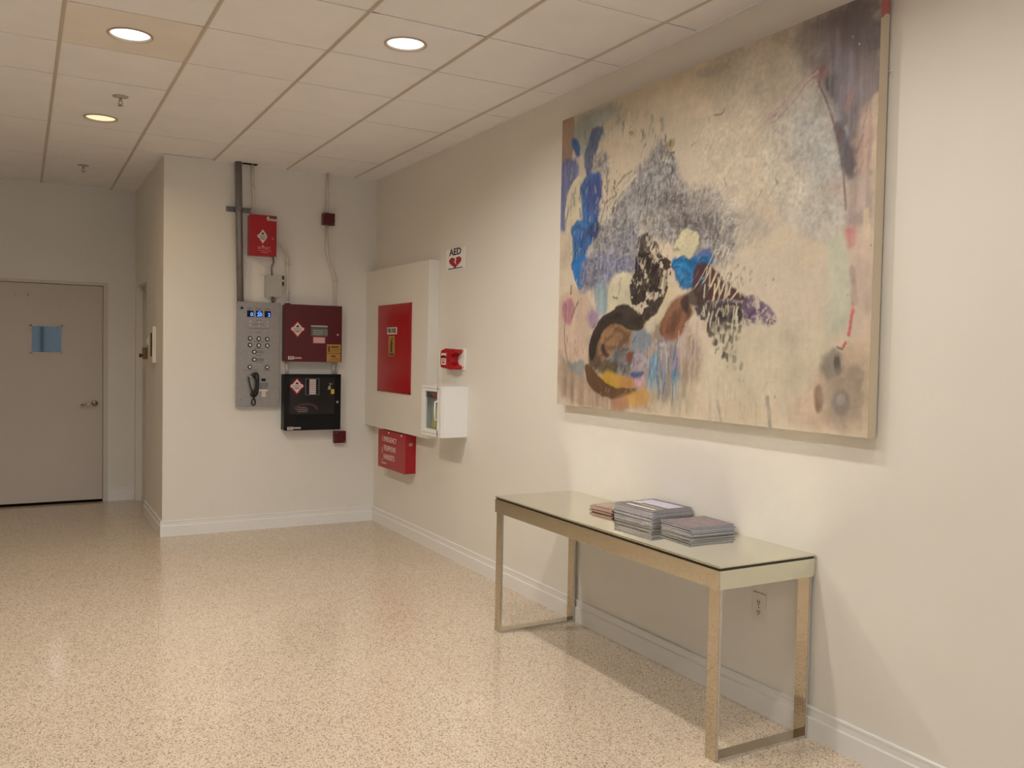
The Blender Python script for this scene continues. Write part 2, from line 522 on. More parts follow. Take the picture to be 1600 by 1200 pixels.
# devices beside the recessed door
M_plate = mat('white_plastic', (222, 214, 198), rough=0.4, noise=0.01)
M_brass = mat('aged_brass', (120, 96, 58), rough=0.35, metal=1.0, noise=0.15, nscale=60)
k = thing('card_reader', 'tall white reader plate with a dark slot on the return wall', 'card reader', (XL, 8.07, 1.41))
boxes('plate', [(XL-0.03, XL, 7.95, 8.20, 1.405, 1.715)], M_plate, k, bev=0.005)
boxes('slot', [(XL-0.034, XL-0.028, 7.985, 8.04, 1.46, 1.66)], M_dark, k, bev=0.002)
k = thing('keypad_lock', 'small brass keypad lock at the edge of the recessed door', 'lock', (XL, 8.60, 1.43))
boxes('lock_body', [(XL-0.035, XL, 8.52, 8.63, 1.43, 1.535)], M_brass, k, bev=0.006)
bm = bmesh.new()
lathe(bm, [(0.0, -0.066), (0.018, -0.064), (0.021, -0.056), (0.014, -0.048), (0.010, -0.042), (0.010, -0.03)], 'x', (XL, 8.575, 1.462), 16)
link('knob', bm, M_brass, k)
k = thing('wall_switch', 'tiny white button plate above the brass lock', 'switch', (XL, 8.44, 1.565))
boxes('plate', [(XL-0.012, XL, 8.40, 8.48, 1.555, 1.635)], M_plate, k, bev=0.003)
boxes('button', [(XL-0.017, XL-0.011, 8.425, 8.455, 1.58, 1.61)], M_white, k, bev=0.002)

# ------------------------------------------------------------------ recessed downlights and sprinklers
M_trim = mat('lamp_trim', (186, 172, 158), rough=0.4, noise=0.02)
M_can = mat('lamp_reflector', (236, 228, 214), rough=0.25, metal=0.6, noise=0.02)
M_tube = mat('lamp_tube_glass', (255, 246, 232), rough=0.4, noise=0.0, emit=9.0)
M_socket = mat('lamp_socket', (190, 184, 176), rough=0.5)
M_glow = mat('lamp_glow', (255, 246, 234), rough=0.4, noise=0.12, nscale=40, emit=DISC_GLOW)
M_glow_warm = mat('lamp_glow_warm', (255, 226, 184), rough=0.4, noise=0.12, nscale=40, emit=DISC_GLOW*0.62)
def downlight(x, y, label, power, color, lens, group='recessed ceiling downlights'):
    k = thing('downlight', label, 'ceiling light', (x, y, H), group)
    bm = bmesh.new()
    lathe(bm, [(0.092, 0.006), (0.094, -0.003), (0.100, -0.006), (0.107, -0.004), (0.108, 0.0), (0.098, 0.001)], 'z', (x, y, H), 40)
    link('trim_ring', bm, M_trim, k)
    bm = bmesh.new()
    lathe(bm, [(0.0925, 0.004), (0.086, 0.05), (0.070, 0.10), (0.045, 0.135), (0.0, 0.14)], 'z', (x, y, H), 40)
    link('reflector_can', bm, M_can, k)
    bm = bmesh.new()
    lathe(bm, [(0.0, 0.012), (0.04, 0.0115), (0.08, 0.009), (0.0915, 0.005)], 'z', (x, y, H), 40)
    link('glow_disc', bm, lens, k)  # added glowing disc, in place of the bowl lit by the tubes
    for s in (-1, 1):
        bm = bmesh.new()
        tube(bm, [(x+s*0.02-0.012, y+0.045, H+0.062), (x+s*0.02-0.012, y-0.055, H+0.062)], 0.0065, 8)
        tube(bm, [(x+s*0.02+0.012, y+0.045, H+0.062), (x+s*0.02+0.012, y-0.055, H+0.062)], 0.0065, 8)
        link('lamp_tube', bm, M_tube, k)
    boxes('lamp_socket', [(x-0.028, x+0.028, y+0.04, y+0.066, H+0.05, H+0.085)], M_socket, k, bev=0.003)
    ld = bpy.data.lights.new('downlight_glow', 'AREA')
    ld.shape = 'DISK'; ld.size = 0.125
    ld.energy = power; ld.color = color
    ld.spread = math.radians(LAMP_SPREAD)
    lo = bpy.data.objects.new('downlight_glow', ld)
    lo.location = (0, 0, 0.004)
    lo.parent = k
    col.objects.link(lo)
    return k
names = {(1.690, 4.163): 'round recessed downlight in the ceiling tile nearest the painting',
         (0.477, 4.783): 'large bright downlight in the stained tile at upper left',
         (0.477, 6.613): 'dim yellowish downlight deeper in the passage beyond the sprinkler'}
for i, (x, y) in enumerate(lamps_right):
    downlight(x, y, names.get((x, y), 'unseen recessed downlight assumed overhead outside the picture'), LAMP_POWER*RIGHT_GAIN, LAMP_COLOR, M_glow)
for x, y in lamps_left:
    far = y > 6
    downlight(x, y, names.get((x, y), 'unseen recessed downlight assumed overhead outside the picture'), LAMP_POWER*(FAR_GAIN if far else LEFT_GAIN*(1.6 if y > 4 else 0.8 if y > 2 else 1.0)),
              (1.0, 0.74, 0.46) if far else LAMP_COLOR, M_glow_warm if far else M_glow)
def sprinkler(x, y, label):
    k = thing('sprinkler', label, 'sprinkler', (x, y, H-0.03), 'ceiling fire sprinklers')
    bm = bmesh.new()
    lathe(bm, [(0.0, 0.002), (0.045, 0.0), (0.047, -0.004), (0.03, -0.008), (0.014, -0.012), (0.0, -0.012)], 'z', (x, y, H), 24)
    link('escutcheon', bm, M_trim, k)
    bm = bmesh.new()
    tube(bm, [(x, y, H-0.008), (x, y, H-0.030)], 0.008, 10)
    tube(bm, [(x-0.006, y, H-0.026), (x-0.012, y, H-0.042), (x, y, H-0.056)], 0.003, 6)
    tube(bm, [(x+0.006, y, H-0.026), (x+0.012, y, H-0.042), (x, y, H-0.056)], 0.003, 6)
    link('frame_arms', bm, M_chrome, k)
    bm = bmesh.new()
    lathe(bm, [(0.0, -0.056), (0.016, -0.057), (0.0165, -0.059), (0.0, -0.059)], 'z', (x, y, H), 20)
    link('deflector', bm, M_chrome, k)
sprinkler(0.541, 5.97, 'pendant sprinkler head between the two left downlights')
sprinkler(0.471, 8.40, 'small pendant sprinkler head near the far door')

# ------------------------------------------------------------------ panels on the back wall (all hang on plane y = YW)
M_steel = mat('brushed_steel', (158, 151, 145), rough=0.38, metal=0.85, noise=0.05, nscale=30)
M_maroon = mat('maroon_enamel', (84, 6, 14), rough=0.35, noise=0.04)
M_red = mat('red_enamel', (164, 14, 27), rough=0.35, noise=0.04)
M_redbright = mat('red_gloss', (168, 10, 18), rough=0.25, noise=0.03)
M_galv = mat('galvanised_steel', (132, 130, 128), rough=0.42, metal=0.7, noise=0.12, nscale=20)
M_condw = mat('painted_conduit', (212, 204, 190), rough=0.45, noise=0.02)
M_grey = mat('grey_box_paint', (176, 172, 164), rough=0.5, noise=0.02)
M_label = mat('label_white', (226, 210, 204), rough=0.6, noise=0.03)
M_ink = mat('label_ink', (50, 40, 40), rough=0.7)
M_pinkink = mat('pale_print', (214, 150, 150), rough=0.6)
M_tan = mat('tan_sticker', (176, 132, 62), rough=0.6, noise=0.08, nscale=40)
M_lcd = mat('lcd_grey', (92, 98, 96), rough=0.3, noise=0.2, nscale=120)
M_blueglow = mat('blue_digit', (90, 160, 255), rough=0.4, noise=0.0, emit=1.1)
M_bluedark = mat('display_backlight', (8, 16, 92), rough=0.2, noise=0.3, nscale=60, emit=0.35)
M_rubber = mat('black_rubber', (18, 16, 16), rough=0.45, noise=0.1)
M_print = mat('engraving', (96, 90, 86), rough=0.6)
M_smoke = mat('smoked_window', (38, 35, 35), rough=0.12, noise=0.1, spec=0.3)
M_yellow = mat('yellow_tag', (206, 178, 40), rough=0.5)
M_keys = mat('keys_metal', (190, 184, 170), rough=0.35, metal=0.8)

def diamond(name, cx, cz, y, w, h_, parent, backing=None, both=True):
    """warning diamond: pale lozenge with a side band, triangle sign and print lines"""
    if backing:
        bm = bmesh.new()
        prism(bm, [(cx-w*0.62, cz), (cx, cz+h_*0.62), (cx+w*0.62, cz), (cx, cz-h_*0.62)], 'y', y-0.0006, y)
        bk = link(name+'_border', bm, backing, parent)
        y -= 0.0006
    bm = bmesh.new()
    bw = w*0.5
    prism(bm, [(cx, cz+h_*0.5), (cx+bw*0.72, cz+h_*0.12), (cx+bw, cz+h_*0.12) if both else (cx+bw*0.8, cz+h_*0.08), (cx+bw, cz-h_*0.06) if both else (cx+bw*0.8, cz-h_*0.06),
               (cx+bw*0.72, cz-h_*0.1), (cx, cz-h_*0.5), (cx-bw*0.72, cz-h_*0.1), (cx-bw, cz-h_*0.06), (cx-bw, cz+h_*0.12), (cx-bw*0.72, cz+h_*0.12)], 'y', y-0.0007, y)
    s = link(name, bm, M_label, parent)
    bm = bmesh.new()
    prism(bm, [(cx-w*0.17, cz+h_*0.14), (cx+w*0.17, cz+h_*0.14), (cx, cz+h_*0.34)], 'y', y-0.0013, y-0.0007)
    for dz, ww in ((0.03, 0.36), (-0.1, 0.26), (-0.19, 0.16)):
        box(bm, cx-w*ww, cx+w*ww, y-0.0013, y-0.0007, cz+h_*(dz-0.022), cz+h_*(dz+0.022))
    link('print', bm, M_ink, s if parent.type == 'EMPTY' else parent)
    return s

# elevator fire-service panel
k = thing('elevator_control_panel', 'tall brushed steel elevator panel with blue displays and black handset', 'control panel', (1.75, YW, 1.05))
x0, x1, z0, z1, yf = 1.568, 1.934, 1.051, 1.936, 7.491
boxes('enclosure', [(x0+0.012, x1-0.012, yf+0.008, YW, z0+0.012, z1-0.012)], M_steel, k)
boxes('faceplate', [(x0, x1, yf, yf+0.009, z0, z1)], M_steel, k, bev=0.002)
def EX(px): return x0 + (px-45)/815.0*(x1-x0)           # crop coordinates of the plate -> metres
def EZ(pz): return z1 - (pz-145)/1970.0*(z1-z0)
for cx, lab, dig in ((300, 'CAR 1', '0'), (462, 'CAR 2', '20'), (622, 'CAR 3', '2')):
    X = EX(cx); Z = EZ(368)
    d = boxes('display', [(X-0.027, X+0.027, yf-0.003, yf, Z-0.027, Z+0.027)], M_bluedark if dig == '20' else M_bluedark, k, bev=0.001)
    boxes('display_black_part', [(X-0.025, X+(0.002 if dig != '20' else -0.018), yf-0.0036, yf-0.003, Z-0.025, Z+0.025)], M_black, d)  # black left part of the display face
    text('digit', dig, 0.042, (X+(0.011 if dig != '20' else 0.003), yf-0.0042, Z-0.007), 'back', M_blueglow, d, bold=0.001)
    if dig == '20': boxes('digit', [(X-0.008, X+0.014, yf-0.0045, yf-0.003, Z+0.014, Z+0.019)], M_blueglow, d)
    text('car_label', lab, 0.018, (X, yf-0.001, EZ(272)), 'back', M_black, k)
for pz in (512, 585):
    for cx in (300, 462, 622):
        bm = bmesh.new(); lathe(bm, [(0.0, -0.004), (0.0035, -0.003), (0.005, 0.0)], 'y', (EX(cx), yf, EZ(pz)), 12)
        link('indicator_lamp', bm, M_white, k)
for cx, pz, half in ((460, 488, 45), (455, 562, 95), (460, 642, 190), (462, 718, 50), (460, 888, 95), (460, 1015, 85), (470, 1145, 60), (470, 1275, 60)):
    boxes('engraved_line', [(EX(cx-half), EX(cx+half), yf-0.0008, yf, EZ(pz)-0.0022, EZ(pz)+0.0022)], M_print, k)
buttons = [(300, 828), (460, 832), (618, 837), (300, 955), (460, 958), (620, 960), (380, 1080), (380, 1225), (300, 1363), (620, 1368)]
for cx, pz in buttons:
    X, Z = EX(cx), EZ(pz)
    bm = bmesh.new(); lathe(bm, [(0.010, -0.006), (0.0175, -0.006), (0.0185, 0.0)], 'y', (X, yf, Z), 24)
    r_ = link('button', bm, M_black, k)
    bm = bmesh.new(); lathe(bm, [(0.0, -0.008), (0.0095, -0.008), (0.0105, -0.0055)], 'y', (X, yf, Z), 20)
    link('button_cap', bm, M_white, r_)
for pz in (1080, 1225):
    Z = EZ(pz)
    boxes('legend_plate', [(EX(415), EX(560), yf-0.0012, yf, Z-0.013, Z+0.013)], M_galv, k, bev=0.0005)
for cx, pz in ((235, 1423), (355, 1423), (625, 1423)):
    boxes('engraved_line', [(EX(cx)-0.03, EX(cx)+0.03, yf-0.0008, yf, EZ(pz)-0.002, EZ(pz)+0.002)], M_print, k)
bm = bmesh.new(); lathe(bm, [(0.0, -0.006), (0.010, -0.006), (0.011, 0.0)], 'y', (EX(145), yf, EZ(268)), 16); link('key_switch', bm, M_black, k)
text('maker_mark', 'III', 0.012, (EX(195), yf-0.001, EZ(268)), 'back', M_print, k)
for pz in (1118, 1975):
    bm = bmesh.new(); lathe(bm, [(0.0, -0.004), (0.005, -0.004), (0.0065, 0.0)], 'y', (EX(130), yf, EZ(pz)), 14); link('key_lock', bm, M_chrome, k)
# handset (second crop starts 1080 rows lower)
def EZ2(pz): return EZ(pz+1080)
X = EX(395)
bm = bmesh.new()
pts = [(X+0.004, yf-0.02, EZ2(400)), (X+0.006, yf-0.036, EZ2(450)), (X+0.012, yf-0.042, EZ2(540)), (X+0.010, yf-0.042, EZ2(680)), (X-0.004, yf-0.036, EZ2(780)), (X-0.006, yf-0.02, EZ2(825))]
tube(bm, pts, [0.016, 0.021, 0.0145, 0.0145, 0.022, 0.016], 14)
lathe(bm, [(0.0, -0.012), (0.022, -0.012), (0.024, -0.004), (0.022, 0.010)], 'y', (X-0.008, yf-0.018, EZ2(435)), 20)
lathe(bm, [(0.0, -0.012), (0.022, -0.012), (0.024, -0.004), (0.020, 0.010)], 'y', (X-0.016, yf-0.018, EZ2(800)), 20)
hs = link('handset', bm, M_rubber, k)
boxes('cradle', [(EX(245), EX(330), yf-0.03, yf, EZ2(480), EZ2(445))], M_chrome, k, bev=0.003)
bm = bmesh.new()
tube(bm, [(EX(265), yf-0.03, EZ2(460)), (EX(280), yf-0.034, EZ2(570)), (EX(310), yf-0.03, EZ2(680)), (EX(345), yf-0.026, EZ2(760)), (EX(370), yf-0.022, EZ2(850)),
          (EX(400), yf-0.02, EZ2(920)), (EX(395), yf-0.02, EZ2(985)), (EX(360), yf-0.018, EZ2(1005)), (EX(330), yf-0.016, EZ2(970)), (EX(345), yf-0.013, EZ2(905)), (EX(385), yf-0.008, EZ2(860))], 0.0055, 8)
link('cord', bm, M_rubber, hs)
boxes('jack', [(EX(515), EX(592), yf-0.006, yf, EZ2(550), EZ2(500))], M_black, k, bev=0.001)
boxes('speaker_grille', [(EX(460), EX(640), yf-0.002, yf, EZ2(695), EZ2(575))], M_galv, k)
boxes('instruction_label', [(EX(475), EX(635), yf-0.001, yf, EZ2(738), EZ2(708))], M_label, k)
for pz in (758, 796, 830):
    boxes('instruction_label', [(EX(525), EX(598), yf-0.001, yf, EZ2(pz+13), EZ2(pz-13))], M_label, k)

def hinge_box(k, x0, x1, yb, yf, z0, z1, m_, lip=0.012):
    """sheet-metal cabinet: body, and a door standing slightly proud with a returned lip"""
    b = boxes('body', [(x0+0.004, x1-0.004, yf+0.012, yb, z0+0.004, z1-0.004)], m_, k, bev=0.002)
    d = boxes('door', [(x0, x1, yf, yf+0.011, z0, z1)], m_, k, bev=0.003)
    return d

# maroon alarm panel
k = thing('fire_alarm_panel', 'square maroon alarm panel with small grey screen and tan stickers', 'alarm panel', (2.21, YW, 1.436))
yf = 7.432
d = hinge_box(k, 1.960, 2.460, YW, yf, 1.438, 1.928, M_maroon)
def MX(px): return 1.960 + (px-110)/965.0*0.5
def MZ(pz): return 1.928 - (pz-128)/968.0*0.49
diamond('warning_sticker', MX(318), MZ(548), yf, 0.108, 0.118, k, M_redbright)
boxes('screen_hood', [(MX(540), MX(822), yf-0.008, yf, MZ(500), MZ(472))], M_grey, k, bev=0.001)
s_ = boxes('screen', [(MX(545), MX(825), yf-0.003, yf, MZ(655), MZ(515))], M_lcd, k)
boxes('keypad', [(MX(765), MX(822), yf-0.005, yf-0.002, MZ(640), MZ(540))], M_galv, s_)
for i in range(3): boxes('text_row', [(MX(575), MX(750), yf-0.0045, yf-0.002, MZ(565+i*32), MZ(553+i*32))], M_grey, s_)
n_ = boxes('notice', [(MX(580), MX(784), yf-0.001, yf, MZ(775), MZ(672))], M_pinkink, k)
for i in range(4): boxes('print', [(MX(600), MX(765), yf-0.0016, yf-0.001, MZ(700+i*19), MZ(694+i*19))], M_label, n_)
for a, b in ((790, 938), (948, 1090)):
    s_ = boxes('tan_sticker', [(MX(815), MX(1055), yf-0.001, yf, MZ(b), MZ(a))], M_tan, k)
    bl = [(MX(890), MX(1010+(10 if a < 900 else -40)), yf-0.0016, yf-0.001, MZ(a+60), MZ(a+30)), (MX(900), MX(1040), yf-0.0016, yf-0.001, MZ(a+92), MZ(a+84)),
          (MX(850), MX(1030), yf-0.0016, yf-0.001, MZ(a+118), MZ(a+111))]
    if a < 900: bl.append((MX(835), MX(870), yf-0.0016, yf-0.001, MZ(a+130), MZ(a+30)))
    boxes('print', bl, mat('sticker_ink', (98, 68, 26), rough=0.7), s_)
s_ = boxes('nameplate', [(MX(165), MX(262), yf-0.002, yf, MZ(1058), MZ(1004))], M_label, k)
text('nameplate_letters', 'FCI', 0.026, ((MX(165)+MX(262))/2, yf-0.0028, MZ(1031)), 'back', M_ink, s_, bold=0.0008)
boxes('nameplate_tail', [(MX(272), MX(388), yf-0.002, yf, MZ(1045), MZ(1018))], M_pinkink, k)
bm = bmesh.new(); lathe(bm, [(0.0, -0.01), (0.009, -0.01), (0.011, 0.0)], 'y', (MX(1000), yf, MZ(625)), 16); link('door_lock', bm, M_chrome, k)
boxes('conduit_nut', [(1.975, 2.015, 7.47, 7.52, 1.922, 1.938)], M_maroon, k, bev=0.003)

# black annunciator cabinet
k = thing('annunciator_cabinet', 'black wall cabinet with smoked window and hanging keys below the maroon panel', 'cabinet', (2.21, YW, 0.848))
yf = 7.432
d = hinge_box(k, 1.958, 2.457, YW, yf, 0.848, 1.333, M_black)
def KX(px): return 1.958 + (px-75)/825.0*0.499
def KZ(pz): return 1.333 - (pz-133)/808.0*0.485
boxes('window', [(KX(150), KX(800), yf-0.0015, yf, KZ(710), KZ(190))], M_smoke, k)
diamond('warning_sticker', KX(255), KZ(308), yf-0.0015, 0.105, 0.118, k, M_redbright)
s_ = boxes('zone_card', [(KX(375), KX(578), yf-0.0022, yf-0.0015, KZ(435), KZ(195))], M_lcd, k)
boxes('card_face', [(KX(385), KX(568), yf-0.003, yf-0.0022, KZ(427), KZ(203))], M_smoke, s_)
for i in range(8):
    boxes('zone_strip', [(KX(433), KX(528), yf-0.0038, yf-0.003, KZ(229+27.5*i), KZ(210+27.5*i))], M_label, s_)
bm = bmesh.new()
cx, cz = KX(390), KZ(640)
ring = [(cx+math.cos(t)*0.105, cz+math.sin(t)*0.055) for t in [i*math.pi/12 for i in range(13)]]
ring2 = [(cx+math.cos(t)*0.085, cz+math.sin(t)*0.038) for t in [i*math.pi/12 for i in range(12, -1, -1)]]
prism(bm, ring+ring2, 'y', yf-0.0022, yf-0.0015)
link('window_decal', bm, mat('decal_maroon', (74, 40, 42), rough=0.6), k)
for i, (a, b) in enumerate(((265, 395), (245, 420), (265, 410))):
    boxes('decal_text', [(KX(a), KX(b), yf-0.0024, yf-0.0015, KZ(622+i*28), KZ(606+i*28))], mat('decal_print', (112, 96, 92), rough=0.7), k)
bm = bmesh.new()
tube(bm, [(KX(720), yf-0.012, KZ(260)), (KX(735), yf-0.016, KZ(285)), (KX(770), yf-0.012, KZ(262))], 0.004, 8)
for a in (-0.35, 0.0, 0.3):
    c_ = Vector((KX(725), yf-0.012, KZ(300)))
    e_ = c_ + Vector((math.sin(a)*0.035-0.004, 0, -math.cos(a)*0.035))
    tube(bm, [c_, e_], [0.007, 0.004], 8)
kk = link('hanging_keys', bm, M_keys, k)
boxes('key_tag', [(KX(745), KX(795), yf-0.014, yf-0.010, KZ(420), KZ(350))], M_yellow, kk, bev=0.002)
s_ = boxes('nameplate', [(KX(125), KX(205), yf-0.002, yf, KZ(930), KZ(888))], M_label, k)
text('nameplate_letters', 'FCI', 0.024, ((KX(125)+KX(205))/2, yf-0.0028, KZ(909)), 'back', M_ink, s_, bold=0.0008)
boxes('nameplate_tail', [(KX(210), KX(315), yf-0.002, yf, KZ(918), KZ(893))], M_grey, k)
bm = bmesh.new(); lathe(bm, [(0.0, -0.01), (0.011, -0.01), (0.013, 0.0)], 'y', (KX(848), yf, KZ(538)), 16); link('door_lock', bm, M_chrome, k)

# small red power box high on the wall
k = thing('red_wall_box', 'small bright red box with a white lozenge below the steel strut', 'control box', (1.77, YW, 2.32))
yf = 7.432
d = hinge_box(k, 1.661, 1.882, YW, yf, 2.320, 2.659, M_red)
def RX(px): return 1.661 + (px-228)/208.0*0.221
def RZ(pz): return 2.659 - (pz-480)/318.0*0.339
s_ = boxes('corner_label', [(RX(358), RX(432), yf-0.001, yf, RZ(520), RZ(490))], M_label, k)
boxes('print', [(RX(375), RX(432), yf-0.0016, yf-0.001, RZ(503), RZ(491)), (RX(362), RX(425), yf-0.0016, yf-0.001, RZ(513), RZ(509))], M_ink, s_)
diamond('warning_sticker', RX(327), RZ(648), yf, 0.088, 0.118, k, None, both=False)
text('maker_name', 'SKYNET', 0.030, (RX(337), yf-0.001, RZ(738)), 'back', M_pinkink, k)
bm = bmesh.new(); prism(bm, [(RX(318), RZ(728)), (RX(340), RZ(728)), (RX(329), RZ(714))], 'y', yf-0.001, yf); link('maker_mark', bm, M_pinkink, k)
boxes('maker_line', [(RX(290), RX(395), yf-0.001, yf, RZ(759), RZ(756)), (RX(315), RX(370), yf-0.001, yf, RZ(774), RZ(770))], M_pinkink, k)
bm = bmesh.new(); lathe(bm, [(0.0, -0.008), (0.007, -0.008), (0.009, 0.0)], 'y', (RX(405), yf, RZ(660)), 14); link('door_lock', bm, M_chrome, k)

# grey junction box
k = thing('junction_box', 'grey metal junction box between red box and steel panel', 'junction box', (1.875, YW, 1.985))
boxes('body', [(1.808, 1.941, 7.484, YW, 1.989, 2.161)], M_grey, k, bev=0.002)
boxes('cover', [(1.806, 1.943, 7.472, 7.486, 1.986, 2.164)], M_grey, k, bev=0.002)
c_ = boxes('terminal_block', [(1.943, 1.962, 7.488, 7.53, 2.085, 2.168)], M_black, k, bev=0.002)
boxes('terminal_screw', [(1.946, 1.960, 7.484, 7.489, 2.118, 2.134)], M_white, c_)
bm = bmesh.new(); tube(bm, [(1.879, 7.515, 1.99), (1.879, 7.515, 1.935)], 0.011, 12)
lathe(bm, [(0.011, -0.008), (0.017, -0.006), (0.017, 0.006), (0.011, 0.008)], 'z', (1.879, 7.515, 1.962), 12)
link('nipple', bm, M_galv, k)

# strut and conduits
k = thing('strut_channel', 'short slotted steel strut holding the big conduit', 'bracket', (1.59, YW, 2.68))
bm = bmesh.new()
box(bm, 1.489, 1.692, YW-0.004, YW, 2.677, 2.718)
box(bm, 1.489, 1.692, YW-0.022, YW-0.004, 2.677, 2.681)
box(bm, 1.489, 1.692, YW-0.022, YW-0.004, 2.714, 2.718)
link('channel', bm, M_galv, k)
for sx in (1.515, 1.668):
    bm = bmesh.new(); lathe(bm, [(0.0, -0.008), (0.008, -0.008), (0.010, -0.003)], 'y', (sx, YW, 2.697), 12); link('bolt', bm, M_chrome, k)
bm = bmesh.new()
lathe(bm, [(0.029, -0.013), (0.033, -0.013), (0.033, 0.013), (0.029, 0.013)], 'z', (1.583, YW-0.052, 2.698), 20)
box(bm, 1.574, 1.592, YW-0.095, YW-0.08, 2.686, 2.710)
link('pipe_clamp', bm, M_galv, k)
bm = bmesh.new(); tube(bm, [(1.575, YW-0.052, H), (1.583, YW-0.052, 2.68), (1.600, YW-0.052, 1.936)], 0.0275, 18)
tag(link('large_conduit', bm, M_galv), 'thick galvanised conduit from ceiling to steel elevator panel', 'conduit')
def conduit(name, pts, label, r=0.0105, straps=(), m_=None, cp=()):
    k = thing(name, label, 'conduit', tuple(pts[-1]))
    # round the corners
    P = [Vector(p) for p in pts]
    out = [P[0]]
    for i in range(1, len(P)-1):
        a, b, c = P[i-1], P[i], P[i+1]
        la, lc = (a-b).length, (c-b).length
        t = min(0.05, la*0.45, lc*0.45)
        p0 = b+(a-b).normalized()*t; p1 = b+(c-b).normalized()*t
        for j in range(5):
            s = j/4
            out.append(p0*(1-s)**2 + b*2*s*(1-s) + p1*s*s)
    out.append(P[-1])
    bm = bmesh.new(); tube(bm, out, r, 12)
    link('pipe', bm, m_ or M_condw, k)
    for sx, sz in straps:
        bm = bmesh.new()
        lathe(bm, [(r, -0.008), (r+0.003, -0.008), (r+0.003, 0.008), (r, 0.008)], 'z', (sx, pts[0][1], sz), 14)
        box(bm, sx+r, sx+r+0.022, YW-0.004, YW, sz-0.008, sz+0.008)
        box(bm, sx+r, sx+r+0.003, pts[0][1], YW, sz-0.008, sz+0.008)
        link('strap', bm, m_ or M_condw, k)
    for (x, z) in cp:
        bm = bmesh.new()
        lathe(bm, [(r, -0.014), (r+0.004, -0.012), (r+0.004, 0.012), (r, 0.014)], 'z', (x, pts[0][1], z), 14)
        link('coupling', bm, m_ or M_condw, k)
    return k
yc = YW-0.035
conduit('thin_conduit', [(1.693, yc, H), (1.700, yc, 2.90), (1.714, yc, 2.655)], 'thin pale conduit from ceiling hole to small red box', straps=[(1.701, 2.90)], cp=[(1.713, 2.665)])
conduit('thin_conduit', [(1.885, yc, 2.43), (1.950, yc, 2.418), (1.998, yc, 2.33), (1.999, yc, 1.925)], 'curved pale conduit looping from red box down to maroon panel', straps=[(1.999, 2.27), (1.999, 2.03)], cp=[(1.999, 1.94)])
conduit('thin_conduit', [(2.341, yc, H), (2.341, yc, 2.73)], 'straight pale conduit from ceiling to small dark red square box')
conduit('thin_conduit', [(2.340, yc, 2.64), (2.345, yc, 2.36), (2.418, yc, 2.19), (2.421, yc, 1.930)], 'offset pale conduit between square box and maroon panel', straps=[(2.418, 2.16)], cp=[(2.421, 1.943)])
conduit('short_conduit', [(2.000, yc, 1.44), (2.000, yc, 1.33)], 'short conduit at the left between maroon and black cabinets')
conduit('short_conduit', [(2.410, yc, 1.44), (2.410, yc, 1.33)], 'short conduit at the right between maroon and black cabinets')
conduit('short_conduit', [(2.446, yc+0.015, 1.44), (2.446, yc+0.015, 1.33)], 'thin short conduit at the far right edge between the cabinets', r=0.007)
conduit('flexible_conduit', [(1.872, yc, 2.325), (1.880, yc, 2.28), (1.858, yc, 2.235), (1.866, yc, 2.16)], 'thin grey flexible conduit between red box and grey junction box', r=0.0075, m_=M_galv)
for (xa, xb, za, zb, label) in ((2.298, 2.401, 2.634, 2.736, 'small dark red square box halfway along a white conduit'),
                                (2.424, 2.526, 0.722, 0.826, 'small dark red square box under the black cabinet corner')):
    k = thing('square_box', label, 'junction box', ((xa+xb)/2, YW, za), 'square red boxes on the end wall')
    boxes('box_body', [(xa, xb, YW-0.052, YW, za, zb)], M_maroon, k, bev=0.002)
    boxes('cover_plate', [(xa-0.001, xb+0.001, YW-0.058, YW-0.053, za-0.001, zb+0.001)], M_maroon, k, bev=0.0015)
    for (px_, pz_) in ((xa+0.012, zb-0.012), (xb-0.012, za+0.012)):
        bm = bmesh.new(); lathe(bm, [(0.0, -0.0605), (0.004, -0.0595), (0.005, -0.058)], 'y', (px_, YW, pz_), 10); link('screw', bm, M_chrome, k)

# ------------------------------------------------------------------ things on the right wall
# fire hose cabinet: raised plaster surround with red door
XS = 2.722
k = thing('fire_hose_cabinet', 'raised cream wall box with a large red hose door', 'fire cabinet', (XW, 6.85, 0.88))
boxes('surround', [(XS, XW, 6.165, YW, 0.876, 2.250)], M_wall, k, bev=0.003)
dy0, dy1, dz0, dz1 = 6.487, 7.222, 1.197, 1.935
dr = boxes('door', [(XS-0.012, XS, dy0+0.015, dy1-0.015, dz0+0.015, dz1-0.015)], M_redbright, k, bev=0.002)
boxes('door_rim', [(XS-0.008, XS, dy0, dy0+0.014, dz0, dz1), (XS-0.008, XS, dy1-0.014, dy1, dz0, dz1), (XS-0.008, XS, dy0, dy1, dz0, dz0+0.014), (XS-0.008, XS, dy0, dy1, dz1-0.014, dz1)], M_redbright, k, bev=0.001)
s_ = boxes('hose_sign', [(XS-0.0135, XS-0.012, 6.77, 6.985, 1.684, 1.743)], M_label, k)
text('hose_letters', 'FIRE HOSE', 0.052, (XS-0.0145, 6.8775, 1.7135), 'right', M_ink, s_, squeeze=0.74, bold=0.0012)
s_ = boxes('extinguisher_sticker', [(XS-0.0135, XS-0.012, 6.815, 6.955, 1.502, 1.670)], M_tan, k)
bm = bmesh.new()
prism(bm, [(6.905, 1.535), (6.865, 1.535), (6.865, 1.625), (6.875, 1.635), (6.895, 1.635), (6.905, 1.625)], 'x', XS-0.0145, XS-0.0135)
prism(bm, [(6.895, 1.636), (6.850, 1.648), (6.850, 1.656), (6.895, 1.652)], 'x', XS-0.0145, XS-0.0135)
box(bm, XS-0.0145, XS-0.0135, 6.83, 6.94, 1.510, 1.524)
link('pictogram', bm, M_ink, s_)

